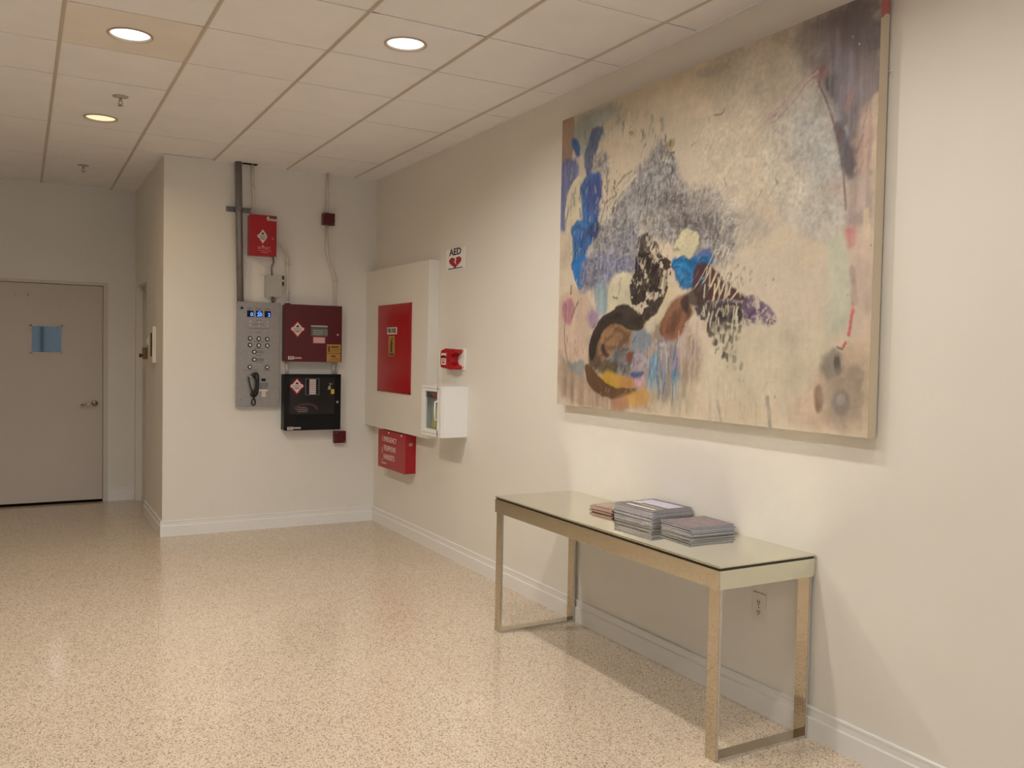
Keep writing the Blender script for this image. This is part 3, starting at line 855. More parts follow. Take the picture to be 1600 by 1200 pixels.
# emergency telephone box
XP = 2.718
k = thing('telephone_box', 'red wall box lettered emergency telephone handsets under the hose cabinet', 'phone box', (XW, 6.88, 0.548))
boxes('body', [(XP+0.006, XW, 6.575, 7.185, 0.548, 0.866)], M_red, k, bev=0.003)
boxes('front_cover', [(XP, XP+0.008, 6.572, 7.188, 0.545, 0.868)], M_red, k, bev=0.002)
for i, w_ in enumerate(('EMERGENCY', 'TELEPHONE', 'HANDSETS')):
    text('lettering', w_, 0.062, (XP-0.0008, 7.055, 0.792-0.075*i), 'right', M_label, k, align='LEFT', squeeze=0.82)
boxes('lettering', [(XP-0.001, XP, 6.99, 7.07, 0.582, 0.590)], M_label, k)
bm = bmesh.new()
for z in (0.60, 0.70, 0.80):
    box(bm, XP-0.001, XP, 7.083, 7.089, z-0.03, z+0.02)
link('label_edge', bm, M_label, k)
for yy in (6.66, 6.94):
    bm = bmesh.new(); lathe(bm, [(0.0, -0.004), (0.007, -0.003), (0.009, 0.0)], 'x', (XP, yy, 0.852), 12); link('screw', bm, M_white, k)
boxes('hasp', [(XP+0.03, XP+0.06, 6.570, 6.576, 0.775, 0.80)], M_chrome, k)

# AED sign
k = thing('aed_sign', 'white sign with AED letters and a red heart', 'sign', (XW, 5.885, 2.152))
yL, yR, zB, zT = 6.045, 5.725, 2.152, 2.312
boxes('sign_plate', [(XW-0.004, XW, yR, yL, zB, zT)], M_white, k, bev=0.001)
text('sign_letters', 'AED', 0.068, (XW-0.0048, 5.885, 2.285), 'right', M_ink, k, squeeze=1.55, bold=0.0016)
hc, hz = 5.885, 2.212
heart = []
for i in range(40):
    t = 2*math.pi*i/40
    hx = 16*math.sin(t)**3; hy = 13*math.cos(t)-5*math.cos(2*t)-2*math.cos(3*t)-math.cos(4*t)
    heart.append((hc - hx*0.0066, hz + hy*0.0030))
bm = bmesh.new(); prism(bm, heart, 'x', XW-0.0046, XW-0.004); link('heart', bm, M_red, k)
bm = bmesh.new(); prism(bm, [(5.895, 2.245), (5.862, 2.228), (5.880, 2.218), (5.862, 2.188), (5.902, 2.215), (5.884, 2.225)], 'x', XW-0.0054, XW-0.0046); link('bolt_mark', bm, M_white, k)
boxes('caption', [(XW-0.0046, XW-0.004, 5.76, 6.01, 2.162, 2.169)], M_ink, k)

# red AED alarm on its clear backplate
k = thing('aed_alarm', 'small red alarm unit on a white backplate above the white cabinet', 'alarm', (XW, 5.76, 1.42))
boxes('backplate', [(XW-0.012, XW, 5.685, 5.935, 1.418, 1.572)], M_white, k, bev=0.003)
for yy, zz in ((5.70, 1.435), (5.70, 1.556)):
    bm = bmesh.new(); lathe(bm, [(0.0, -0.015), (0.005, -0.014), (0.006, -0.012)], 'x', (XW, yy, zz), 10); link('screw', bm, M_chrome, k)
bm = bmesh.new()
XA = 2.735
# body with two rounded arms reaching back along the plate
prism(bm, [(5.96, 1.43), (5.80, 1.415), (5.725, 1.418), (5.715, 1.432), (5.725, 1.446), (5.775, 1.452), (5.795, 1.47), (5.795, 1.508), (5.775, 1.528), (5.72, 1.540), (5.712, 1.553), (5.725, 1.566), (5.80, 1.566), (5.88, 1.572), (5.96, 1.556), (5.972, 1.53), (5.972, 1.455)], 'x', XA+0.004, XW-0.012)
bmesh.ops.bevel(bm, geom=[e for e in bm.edges], offset=0.004, segments=2, affect='EDGES', profile=0.6)
b_ = link('alarm_body', bm, M_redbright, k)
boxes('alarm_face', [(XA, XA+0.006, 5.845, 5.955, 1.440, 1.546)], M_redbright, k, bev=0.002)
boxes('alarm_window', [(XA-0.0012, XA, 5.86, 5.945, 1.512, 1.536)], M_label, k)
boxes('alarm_slot', [(XA-0.002, XA-0.001, 5.868, 5.937, 1.508, 1.519)], M_black, k)
boxes('alarm_label', [(XA-0.0012, XA, 5.862, 5.945, 1.450, 1.498)], M_label, k)
boxes('label_print', [(XA-0.002, XA-0.001, 5.875, 5.935, 1.482, 1.488), (XA-0.002, XA-0.001, 5.88, 5.93, 1.462, 1.472)], M_redbright, k)

# AED cabinet
XC = 2.606
k = thing('aed_cabinet', 'white wall cabinet with a small glass door beside the hose cabinet', 'cabinet', (XW, 5.825, 0.935))
cy0, cy1, cz0, cz1 = 5.648, 6.002, 0.932, 1.298
t_ = 0.012
bm = bmesh.new()
box(bm, XC+0.02, XW, cy0, cy0+t_, cz0, cz1); box(bm, XC+0.02, XW, cy1-t_, cy1, cz0, cz1)
box(bm, XC+0.02, XW, cy0+t_, cy1-t_, cz0, cz0+t_); box(bm, XC+0.02, XW, cy0+t_, cy1-t_, cz1-t_, cz1); box(bm, XW-0.01, XW, cy0+t_, cy1-t_, cz0+t_, cz1-t_)
link('cabinet_shell', bm, M_white, k)
fw, fz = 0.062, 0.050
df = boxes('door_frame', [(XC, XC+0.019, cy0, cy0+fw+0.012, cz0, cz1), (XC, XC+0.019, cy1-fw, cy1, cz0, cz1),
                          (XC, XC+0.019, cy0+fw, cy1-fw, cz0, cz0+fz), (XC, XC+0.019, cy0+fw, cy1-fw, cz1-fz+0.01, cz1)], M_white, k)
boxes('door_seam', [(XC-0.001, XC, cy0+0.028, cy0+0.032, cz0+0.015, cz1-0.015), (XC-0.001, XC, cy0+0.03, cy1-0.02, cz1-0.022, cz1-0.018), (XC-0.001, XC, cy0+0.03, cy1-0.02, cz0+0.018, cz0+0.022)], M_grey, k)
pn = boxes('door_pane', [(XC+0.008, XC+0.011, cy0+fw, cy1-fw, cz0+fz, cz1-fz+0.01)], M_glass, k)
text('pane_letters', 'ZOLL', 0.040, (XC+0.0065, cy1-fw-0.010, cz1-0.070), 'right', M_ink, pn, align='LEFT', squeeze=1.05, bold=0.0015)
text('pane_letters', 'AED', 0.040, (XC+0.0065, cy0+fw+0.012, cz1-0.070), 'right', M_red, pn, align='RIGHT', squeeze=0.95, bold=0.001)
bm = bmesh.new()
yy = cy0+0.062
tube(bm, [(XC, yy, 1.19), (XC-0.022, yy, 1.185), (XC-0.024, yy, 1.12), (XC-0.022, yy, 1.06), (XC, yy, 1.055)], 0.0055, 8)
link('pull_handle', bm, M_white, k)
a = thing('aed_unit', 'grey defibrillator with a yellow-green stripe inside the white cabinet', 'defibrillator', (2.72, 5.83, cz0+t_+0.001))
boxes('case', [(2.66, 2.78, 5.69, 5.96, cz0+t_+0.001, 1.20)], mat('aed_case', (168, 164, 152), rough=0.5, noise=0.2, nscale=30), a, bev=0.02)
bm = bmesh.new()
prism(bm, [(5.885, 0.99), (5.845, 0.99), (5.805, 1.13), (5.825, 1.14), (5.865, 1.05)], 'x', 2.652, 2.662)
link('pull_strip', bm, mat('aed_yellow', (196, 196, 40), rough=0.5), a)
boxes('base_label', [(2.656, 2.661, 5.74, 5.93, 0.965, 1.0)], M_yellow, a)

# wall outlet under the table
k = thing('wall_outlet', 'white double outlet plate under the mirrored table', 'outlet', (XW, 2.757, 0.39))
boxes('cover_plate', [(XW-0.006, XW, 2.718, 2.797, 0.392, 0.518)], M_plate, k, bev=0.002)
for zc in (0.478, 0.434):
    bm = bmesh.new()
    prism(bm, [(2.757+0.017*math.cos(t)*1.0, zc+max(-0.0135, min(0.0135, 0.017*math.sin(t)))) for t in [2*math.pi*i/28 for i in range(28)]], 'x', XW-0.0085, XW-0.006)
    r_ = link('receptacle', bm, M_plate, k)
    boxes('slot', [(XW-0.0092, XW-0.0085, 2.761, 2.7645, zc-0.002, zc+0.009), (XW-0.0092, XW-0.0085, 2.7495, 2.753, zc-0.002, zc+0.008), (XW-0.0092, XW-0.0085, 2.754, 2.760, zc-0.011, zc-0.005)], M_black, r_)
bm = bmesh.new(); lathe(bm, [(0.0, -0.008), (0.003, -0.0075), (0.004, -0.006)], 'x', (XW, 2.757, 0.456), 10); link('screw', bm, M_chrome, k)

# ------------------------------------------------------------------ mirrored console table
M_mirror = mat('mirror_glass', (226, 226, 208), rough=0.012, metal=1.0, noise=0.01, nscale=6)
M_mirror_front = mat('mirror_panel', (214, 206, 186), rough=0.03, metal=1.0, noise=0.03, nscale=30)
M_edge = mat('mirror_edge', (40, 36, 28), rough=0.25, noise=0.1)
M_strap = mat('mirror_strap', (206, 196, 178), rough=0.04, metal=1.0, noise=0.03, nscale=30)
M_strap_edge = mat('strap_edge', (206, 202, 196), rough=0.2, metal=0.8)
tx0, tx1, ty0, ty1, tz = 2.293, 2.808, 2.4555, 4.245, 0.7526
k = thing('console_table', 'long narrow console table clad in mirror glass on strap legs', 'table', (2.55, 3.35, 0))
top = boxes('table_top', [(tx0, tx1, ty0, ty1, tz-0.007, tz)], M_mirror, k, bev=0.0025)
boxes('table_core', [(tx0+0.006, tx1-0.006, ty0+0.006, ty1-0.006, tz-0.088, tz-0.0072)], M_edge, k)
ap0, ap1 = tz-0.090, tz-0.0165
boxes('apron_panel', [(tx0, tx0+0.006, ty0+0.003, ty1-0.003, ap0, ap1)], M_mirror_front, k, bev=0.0015)
boxes('apron_panel', [(tx1-0.006, tx1, ty0+0.003, ty1-0.003, ap0, ap1)], M_mirror_front, k, bev=0.0015)
boxes('apron_panel', [(tx0+0.003, tx1-0.003, ty0, ty0+0.006, ap0, ap1)], M_mirror, k, bev=0.0015)
boxes('apron_panel', [(tx0+0.003, tx1-0.003, ty1-0.006, ty1, ap0, ap1)], M_mirror, k, bev=0.0015)
lw, lt = 0.062, 0.012
lx0, lx1 = tx0+0.010, 2.794
for ya in (ty0+0.005, ty1-0.005-lw):
    for xa in (lx0, lx1-lt):
        lg = boxes('leg', [(xa, xa+lt, ya+0.0015, ya+lw-0.0015, 0.0, tz-0.086)], M_strap, k)
        boxes('leg_edge', [(xa+0.001, xa+lt-0.001, ya, ya+0.0015, 0.001, tz-0.087), (xa+0.001, xa+lt-0.001, ya+lw-0.0015, ya+lw, 0.001, tz-0.087)], M_strap_edge, lg)
    rl = boxes('floor_rail', [(lx0+lt, lx1-lt, ya+0.0015, ya+lw-0.0015, 0.0, 0.012)], M_strap, k)
    boxes('rail_edge', [(lx0+lt, lx1-lt, ya, ya+0.0015, 0.0, 0.011), (lx0+lt, lx1-lt, ya+lw-0.0015, ya+lw, 0.0, 0.011)], M_strap_edge, rl)

# ------------------------------------------------------------------ magazines
M_pages = mat('magazine_pages', (192, 188, 190), rough=0.75, noise=0.08, nscale=90)
M_cov = [mat('magazine_cover_grey', (120, 112, 112), rough=0.3, noise=0.3, nscale=26),
         mat('magazine_cover_slate', (92, 88, 92), rough=0.3, noise=0.3, nscale=26),
         mat('magazine_cover_brown', (160, 124, 108), rough=0.4, noise=0.25, nscale=40)]
M_pages_tan = mat('leaflet_pages', (204, 176, 160), rough=0.7, noise=0.1, nscale=70)
M_photo = [mat('print_lavender', (196, 190, 214), rough=0.3, noise=0.1, nscale=50), mat('print_dark', (64, 58, 58), rough=0.3, noise=0.3, nscale=60),
           mat('print_tan', (168, 150, 132), rough=0.3, noise=0.25, nscale=60), mat('print_white', (224, 218, 216), rough=0.3, noise=0.05, nscale=40),
           mat('print_mauve', (128, 108, 112), rough=0.3, noise=0.3, nscale=40)]

def stack(name, cx, cy, wx, wy, ang, n, thick, labels, group, cover, pages, seed, prints=None, cat='magazine', jit=0.006):
    rg = random.Random(seed)
    z = tz + 0.0002
    # one magazine mesh in local coordinates, shared by all below the top one
    def mag_bm(bow):
        bm = bmesh.new()
        nx = 8
        def layer(za, zb, inset, mi):
            grid = []
            for zz in (za, zb):
                for s in (-1, 1):
                    grid.append([bm.verts.new(((i/nx-0.5)*(wx-2*inset), s*(wy/2-inset), zz + bow*((i/nx-0.5)**2)*4)) for i in range(nx+1)])
            a, b, c, d = grid
            for i in range(nx):
                for q in ((a[i], a[i+1], b[i+1], b[i]), (c[i], c[i+1], d[i+1], d[i]), (a[i], a[i+1], c[i+1], c[i]), (b[i], b[i+1], d[i+1], d[i])):
                    f = bm.faces.new(q); f.material_index = mi
            for i in (0, nx):
                f = bm.faces.new((a[i], b[i], d[i], c[i])); f.material_index = mi
        layer(0.0, 0.0003, 0.0, 0)
        layer(0.0003, thick-0.0004, 0.0006, 1)
        layer(thick-0.0004, thick-0.0001, 0.0, 0)
        return bm
    base = None
    for i in range(n):
        tp = i == n-1
        if base is None:
            o = link(name, mag_bm(0.0), [cover, pages]); base = o
        elif tp:
            o = link(name, mag_bm(0.0012), [cover, pages])
        else:
            o = base.copy(); col.objects.link(o)
        o.location = (cx + rg.uniform(-jit, jit)*0.5, cy + rg.uniform(-jit, jit), z)
        o.rotation_euler = (0, 0, ang + rg.uniform(-0.012, 0.012))
        tag(o, labels[1] if tp else labels[0], cat, group)
        if tp and prints:
            for (x0, x1, y0, y1, mi) in prints:
                bm = bmesh.new()
                for ia in range(4):
                    xa, xb = x0+(x1-x0)*ia/4, x0+(x1-x0)*(ia+1)/4
                    za, zb = 0.0012*xa*xa*4, 0.0012*xb*xb*4
                    vs = [bm.verts.new((xx*wx, yy*wy, thick+zz)) for xx, yy, zz in ((xa, y0, za), (xb, y0, zb), (xb, y1, zb), (xa, y1, za))]
                    lo = [bm.verts.new((v.co.x, v.co.y, v.co.z-0.0003)) for v in vs]
                    bm.faces.new(vs); bm.faces.new(lo)
                    for j in range(4): bm.faces.new((vs[j], vs[(j+1) % 4], lo[(j+1) % 4], lo[j]))
                p_ = link('cover_print', bm, M_photo[mi], None)
                p_.parent = o
        z += thick
stack('magazine', 2.672, 3.335, 0.245, 0.285, 0.03, 13, 0.0052,
      ('closed magazine inside the taller grey stack on the table', 'top magazine of the taller stack with a lavender photo cover'),
      'magazines in the taller stack', M_cov[0], M_pages, 11,
      [(-0.485, 0.485, -0.495, -0.44, 1), (-0.485, -0.40, -0.43, 0.48, 1), (-0.39, -0.30, -0.42, 0.30, 3), (-0.39, -0.31, 0.32, 0.47, 1), (-0.28, -0.21, -0.40, 0.46, 1), (-0.20, -0.11, -0.36, 0.10, 2),
       (-0.20, -0.12, 0.14, 0.44, 1), (-0.09, -0.03, -0.42, 0.20, 1), (-0.09, -0.01, 0.22, 0.46, 3), (0.0, 0.40, -0.40, 0.42, 0), (0.05, 0.16, -0.2, 0.14, 3), (0.22, 0.30, -0.34, 0.3, 3), (0.43, 0.485, -0.43, 0.46, 1)])
stack('magazine', 2.678, 3.018, 0.245, 0.215, -0.05, 8, 0.0052,
      ('closed magazine inside the lower stack nearest the table end', 'top magazine of the lower stack with a dark mauve cover'),
      'magazines in the lower stack', M_cov[1], M_pages, 12,
      [(-0.46, 0.47, -0.47, 0.47, 4), (-0.30, -0.12, -0.1, 0.28, 1), (-0.05, 0.10, -0.25, -0.02, 2), (0.02, 0.11, 0.05, 0.2, 3), (0.2, 0.42, -0.4, 0.4, 1)])
stack('leaflet', 2.605, 3.590, 0.125, 0.170, 0.10, 6, 0.0048,
      ('folded brown leaflet within the small pile beside the magazines', 'top brown leaflet of the small pile beside the magazines'),
      'leaflets in the small pile', M_cov[2], M_pages_tan, 13,
      [(-0.40, 0.42, -0.42, 0.40, 2), (-0.2, 0.15, -0.2, 0.25, 4)], cat='leaflet', jit=0.014)

# ------------------------------------------------------------------ the painting
PX0, PY0, PY1, PZ0, PZ1 = 2.753, 2.184, 4.350, 1.250, 2.900
pw, ph = PY1-PY0, PZ1-PZ0
ASP = pw/ph
# strokes of the painting: kind, points in thousandths of width and height, colour, softness, wobble, opacity, texture
PAINT = [
 ('p',[(377,1032),(557,1010),(757,1010),(827,1002),(821,915),(771,806),(616,815),(381,883)],(202,178,146),40,20,0.9,''),
 ('p',[(-21,1008),(58,1003),(60,936),(53,859),(-3,833),(-18,890)],(160,129,104),6,5,1,''),
 ('p',[(62,997),(155,995),(237,988),(271,924),(207,921),(164,866),(96,845),(58,902)],(152,148,132),14,10,0.9,''),
 ('p',[(184,957),(300,955),(444,911),(446,842),(353,837),(241,842),(199,824),(159,846)],(186,164,134),20,14,0.8,'spots'),
 ('p',[(48,927),(79,899),(89,855),(71,859),(52,895)],(48,86,134),7,5,0.95,''),
 ('p',[(139,936),(196,931),(169,890),(154,848),(139,775),(121,779),(113,824),(113,871),(135,904)],(84,90,112),6,10,0.92,'rag'),
 ('p',[(148,849),(215,836),(223,761),(190,755),(145,773)],(150,142,132),16,12,0.8,'crackle'),
 ('p',[(-13,844),(47,859),(88,812),(55,775),(32,736),(21,667),(33,598),(-9,599)],(98,102,134),10,8,0.9,'streak'),
 ('p',[(-9,599),(30,598),(61,581),(77,468),(-5,476)],(196,172,142),10,8,0.9,''),
 ('p',[(85,791),(96,767),(90,716),(100,648),(53,635),(23,657),(30,701),(43,756)],(206,186,148),3,4,1,''),
 ('p',[(350,768),(428,836),(450,774),(441,694),(434,619),(365,605),(342,553),(315,445),(119,464),(173,590),(204,644),(267,690),(306,746)],(150,140,130),18,12,0.95,'crackle'),
 ('p',[(189,596),(247,661),(320,608),(292,532),(219,500),(175,527)],(138,126,116),30,16,0.7,'crackle'),
 ('p',[(318,704),(440,709),(438,645),(369,616),(329,646)],(124,126,134),22,14,0.8,'crackle'),
 ('p',[(291,581),(360,609),(343,533),(315,445),(221,455),(261,536)],(114,118,140),20,14,0.6,'crackle'),
 ('p',[(434,619),(495,642),(528,668),(626,648),(670,605),(676,410),(576,420),(554,498),(498,542),(456,507),(409,555),(422,592)],(148,136,128),26,16,0.9,'crackle'),
 ('p',[(439,611),(496,623),(551,584),(544,535),(498,549),(469,509),(423,530),(413,562)],(104,92,84),22,16,0.9,'crackle'),
 ('p',[(355,602),(402,618),(430,613),(426,590),(409,563),(366,561),(351,579)],(176,152,124),10,10,0.9,'crackle'),
 ('p',[(95,758),(139,779),(184,765),(183,706),(168,642),(178,590),(162,566),(133,553),(113,465),(77,468),(79,578),(59,607),(72,636),(114,642),(91,694),(92,728)],(44,92,140),9,11,0.95,'swirl'),
 ('p',[(121,770),(184,765),(189,705),(171,633),(131,648),(111,712)],(74,80,124),18,10,0.85,'streak'),
 ('p',[(132,622),(177,615),(178,581),(151,568),(121,589)],(58,64,92),12,10,0.8,''),
 ('l',[(240,703),(255,725),(286,747),(306,754)],(110,92,80),4,8,0.8,''),
 ('l',[(178,590),(198,662),(219,682),(252,685)],(120,104,96),5,8,0.8,''),
 ('l',[(211,605),(221,637),(257,663),(288,694),(317,736)],(206,186,152),6,8,0.9,''),
 ('l',[(216,791),(215,750),(213,708)],(112,102,94),7,12,0.6,'spots'),
 ('p',[(433,812),(468,816),(469,792),(443,787)],(166,138,92),7,8,0.9,''),
 ('l',[(443,784),(470,777)],(90,78,66),7,10,0.8,''),
 ('p',[(445,787),(467,773),(471,721),(458,708),(445,727)],(120,104,88),7,10,0.85,'spots'),
 ('p',[(455,739),(469,736),(469,714),(456,715)],(62,74,120),4,4,0.9,''),
 ('l',[(451,736),(450,699),(455,661)],(66,62,66),5,6,0.9,''),
 ('p',[(432,688),(441,688),(464,674),(495,656),(493,635),(448,612),(429,628)],(84,76,72),5,8,0.95,''),
 ('p',[(448,688),(462,671),(462,656),(446,662)],(40,48,66),4,5,0.95,''),
 ('l',[(443,612),(470,621),(495,635),(499,652)],(56,48,42),5,6,0.9,''),
 ('l',[(273,915),(272,862)],(128,130,124),7,10,0.8,'spots'),
 ('l',[(297,880),(307,877)],(92,90,84),8,8,0.8,''),
 ('l',[(342,881),(352,857)],(112,108,98),8,10,0.8,''),
 ('l',[(422,883),(427,859)],(132,128,116),10,10,0.7,''),
 ('l',[(384,902),(385,888)],(136,130,118),8,8,0.7,''),
 ('l',[(199,832),(202,817)],(86,94,110),9,6,0.8,''),
 ('l',[(527,775),(551,785)],(140,122,100),3,5,0.7,''),
 ('l',[(358,820),(363,829)],(110,100,90),3,3,0.8,''),
 ('p',[(434,835),(489,691),(534,644),(650,592),(673,533),(643,457),(599,421),(539,459),(463,522),(396,532),(349,446),(254,407),(116,381),(121,493),(185,585),(247,647),(347,767)],(150,139,130),16,8,0.92,'crackle'),
 ('p',[(405,664),(522,641),(639,568),(631,489),(537,512),(448,568)],(110,99,92),26,10,0.8,'crackle'),
 ('p',[(186,560),(308,602),(354,537),(328,448),(141,392),(114,444)],(126,120,124),22,10,0.7,'crackle'),
 ('p',[(262,645),(389,746),(442,756),(446,656),(351,618),(280,571)],(142,134,126),20,8,0.7,'crackle'),
 ('p',[(522,641),(713,585),(774,517),(716,487),(652,516)],(176,162,146),34,10,0.7,'soft'),
 ('f',[(228,759),(627,621),(621,450),(124,393)],(190,178,158),1.6,150,0.55,'75:24'),
 ('f',[(229,747),(627,611),(621,450),(140,416)],(72,64,64),1.5,130,0.55,'70:16'),
 ('f',[(191,937),(439,866),(443,745),(196,754)],(112,104,94),1.5,46,0.6,'70:14'),
 ('f',[(180,757),(251,754),(255,640),(183,647)],(72,68,72),1.8,26,0.75,'88:12'),
 ('f',[(180,757),(251,754),(255,640),(183,647)],(72,68,72),1.6,20,0.7,'5:9'),
 ('f',[(78,779),(180,770),(123,418),(60,500)],(26,70,120),2.2,24,0.6,'80:26'),
 ('f',[(78,779),(180,770),(123,418),(60,500)],(96,140,176),1.6,18,0.5,'80:20'),
 ('l',[(82,638),(62,603),(78,498),(98,407)],(36,112,160),9,6,0.9,''),
 ('l',[(185,610),(239,667),(268,697),(326,738)],(205,188,152),5,8,0.85,''),
 ('p',[(130,190),(257,299),(375,307),(545,257),(578,173),(551,66),(355,24),(169,41)],(152,126,104),26,10,0.85,'streak'),
 ('p',[(-9,368),(46,401),(138,390),(160,293),(149,228),(144,158),(125,117),(24,124),(-4,208)],(196,164,138),14,10,0.85,''),
 ('p',[(-4,208),(31,145),(132,127),(181,59),(319,39),(388,26),(400,0),(2,-10)],(168,140,114),18,12,0.95,'streak'),
 ('p',[(67,518),(137,510),(125,451),(110,394),(88,418),(64,469)],(40,108,164),4,8,0.97,''),
 ('p',[(110,513),(346,490),(325,437),(228,422),(144,394),(110,380),(98,422)],(124,119,130),8,12,0.9,'crackle'),
 ('p',[(164,407),(222,418),(228,305),(187,307)],(136,152,150),10,5,0.85,'streak'),
 ('p',[(225,422),(324,446),(320,381),(345,333),(274,337),(228,310)],(202,184,148),7,6,1,''),
 ('l',[(242,358),(279,358)],(84,76,64),6,8,0.6,'spots'),
 ('p',[(146,334),(193,322),(187,282),(155,268)],(152,122,146),14,8,0.85,''),
 ('p',[(10,356),(54,377),(72,348),(62,276),(19,298)],(168,104,112),10,8,0.8,'streak'),
 ('l',[(60,413),(60,390)],(112,90,74),7,4,0.9,''),
 ('l',[(36,355),(30,298),(31,208),(53,146),(72,121)],(104,72,70),3,5,0.85,''),
 ('l',[(93,357),(70,327),(66,307)],(104,86,70),5,5,0.8,''),
 ('p',[(42,161),(72,136),(117,162),(131,148),(126,97),(90,116),(69,113)],(136,134,126),7,6,0.9,''),
 ('p',[(256,314),(293,298),(276,270),(220,257),(189,208),(210,159),(192,130),(145,148),(156,228),(200,292)],(92,72,54),6,8,0.95,''),
 ('p',[(213,272),(329,279),(334,204),(272,190),(217,164),(190,179),(189,228)],(132,96,66),9,8,0.97,'swirl'),
 ('p',[(247,189),(349,199),(394,190),(350,144),(316,119),(256,122),(211,140)],(110,108,104),14,14,0.9,'swirl'),
 ('p',[(330,255),(392,259),(405,204),(372,181),(332,195)],(132,136,138),9,8,0.95,''),
 ('p',[(268,333),(310,338),(351,310),(378,273),(347,253),(312,265),(276,285),(217,272),(182,228),(174,164),(151,168),(152,233),(200,297),(250,315)],(50,40,33),4,6,0.97,'swirl'),
 ('p',[(209,218),(222,189),(241,179),(216,175),(204,199)],(60,46,38),4,4,0.9,''),
 ('p',[(197,164),(267,161),(274,132),(231,116),(192,124)],(84,66,46),10,8,0.9,'swirl'),
 ('p',[(192,115),(268,122),(341,95),(318,70),(245,73),(199,85)],(188,142,52),10,6,0.95,''),
 ('p',[(281,113),(352,102),(341,74),(288,71)],(176,122,70),14,8,0.85,''),
 ('p',[(130,148),(166,136),(193,100),(276,65),(355,77),(342,55),(258,38),(177,57),(145,93)],(96,66,42),5,5,0.97,''),
 ('p',[(318,54),(398,77),(404,32),(343,18),(307,29)],(188,138,72),14,8,0.9,''),
 ('p',[(258,35),(319,39),(308,5),(259,11)],(168,112,78),14,10,0.8,''),
 ('p',[(314,181),(332,185),(333,158),(313,155)],(128,62,46),5,5,0.9,''),
 ('p',[(328,124),(380,127),(374,117),(334,111)],(64,80,124),6,5,0.9,''),
 ('p',[(341,181),(383,186),(396,145),(351,130),(327,143)],(150,134,134),9,8,0.9,'swirl'),
 ('p',[(346,107),(380,113),(386,85),(353,79)],(206,150,160),8,8,0.85,'spots'),
 ('p',[(395,172),(458,204),(495,183),(509,53),(452,49),(386,81)],(98,132,150),12,8,0.92,'drip'),
 ('p',[(442,208),(494,209),(506,148),(465,138)],(160,128,134),16,10,0.75,'drip'),
 ('p',[(405,208),(436,231),(489,222),(479,200),(416,191)],(158,146,142),10,10,0.9,'crackle'),
 ('p',[(404,73),(512,96),(562,82),(535,12),(400,9)],(178,160,128),24,12,0.8,'drip'),
 ('p',[(499,226),(542,285),(575,263),(578,192),(530,158),(505,192)],(182,156,142),18,10,0.85,'drip'),
 ('p',[(465,327),(510,359),(540,324),(527,286),(494,222),(431,240),(432,285)],(126,80,56),9,6,0.96,'swirl'),
 ('p',[(500,339),(539,369),(572,381),(599,395),(633,392),(638,241),(576,242),(567,318),(540,328),(517,295)],(66,50,44),7,6,0.96,'drip'),
 ('p',[(423,334),(468,397),(489,382),(454,337),(435,284),(419,276)],(204,182,142),5,6,0.95,''),
 ('p',[(381,273),(423,316),(419,267),(393,245)],(196,178,148),8,8,0.85,''),
 ('p',[(470,456),(504,478),(526,461),(574,481),(599,456),(584,419),(471,430)],(84,104,146),8,8,0.95,''),
 ('p',[(472,454),(502,468),(551,453),(593,453),(577,380),(539,369),(494,380),(476,414)],(28,106,148),7,10,0.96,'swirl'),
 ('p',[(502,547),(553,528),(546,495),(520,460),(504,482),(483,466),(473,497),(494,524)],(208,190,150),4,8,1,''),
 ('p',[(468,528),(489,555),(499,519),(495,483),(470,486)],(128,112,96),8,12,0.8,'spots'),
 ('p',[(357,543),(390,544),(415,516),(434,464),(433,434),(335,443),(348,501)],(72,60,50),6,9,0.95,'holes'),
 ('p',[(337,487),(418,482),(472,445),(470,401),(439,342),(405,299),(364,275),(362,324),(333,334),(313,378),(313,410),(336,436)],(50,38,32),4,8,0.97,'holes'),
 ('p',[(537,449),(610,420),(640,376),(710,332),(702,310),(540,329)],(82,46,42),5,6,0.97,''),
 ('p',[(540,351),(647,328),(697,310),(695,267),(620,262),(554,285)],(74,62,64),6,8,0.95,'holes'),
 ('p',[(625,314),(647,318),(646,266),(623,267)],(52,34,40),4,4,0.97,''),
 ('p',[(662,297),(689,308),(693,270),(660,268)],(42,32,36),4,4,0.97,''),
 ('l',[(589,329),(641,330),(696,325)],(150,136,138),6,4,0.9,''),
 ('p',[(693,326),(723,339),(765,302),(787,284),(781,262),(724,268),(699,280)],(106,80,104),5,6,0.96,'spots'),
 ('p',[(597,262),(649,266),(693,250),(694,209),(669,132),(647,141),(639,199),(598,214)],(176,160,130),14,10,0.8,''),
 ('l',[(648,468),(623,382),(590,295)],(206,188,152),3.2,4,0.97,''),
 ('l',[(637,475),(611,404),(577,332)],(206,188,152),3.2,4,0.97,''),
 ('l',[(625,481),(596,421),(558,361)],(206,188,152),3.2,4,0.97,''),
 ('l',[(655,436),(638,376),(613,315)],(206,188,152),3.2,4,0.97,''),
 ('l',[(608,473),(578,418),(539,362)],(206,188,152),3.2,4,0.97,''),
 ('l',[(667,399),(657,361),(641,324)],(206,188,152),3.2,4,0.97,''),
 ('l',[(645,401),(643,352),(633,303)],(206,188,152),3.2,4,0.97,''),
 ('l',[(684,367),(675,347),(658,328)],(206,188,152),3.2,4,0.97,''),
 ('l',[(677,322),(680,293),(676,265)],(206,188,152),3.2,4,0.97,''),
 ('l',[(652,333),(656,297),(653,261)],(206,188,152),3.2,4,0.97,''),
 ('l',[(693,326),(697,293),(693,260)],(206,188,152),3.2,4,0.97,''),
 ('l',[(611,378),(608,320),(597,262)],(206,188,152),3.2,4,0.97,''),
 ('d',[(608,283),(613,283)],(70,56,50),0,4,0.9,''),
 ('d',[(606,241),(610,241)],(84,74,66),0,4,0.9,''),
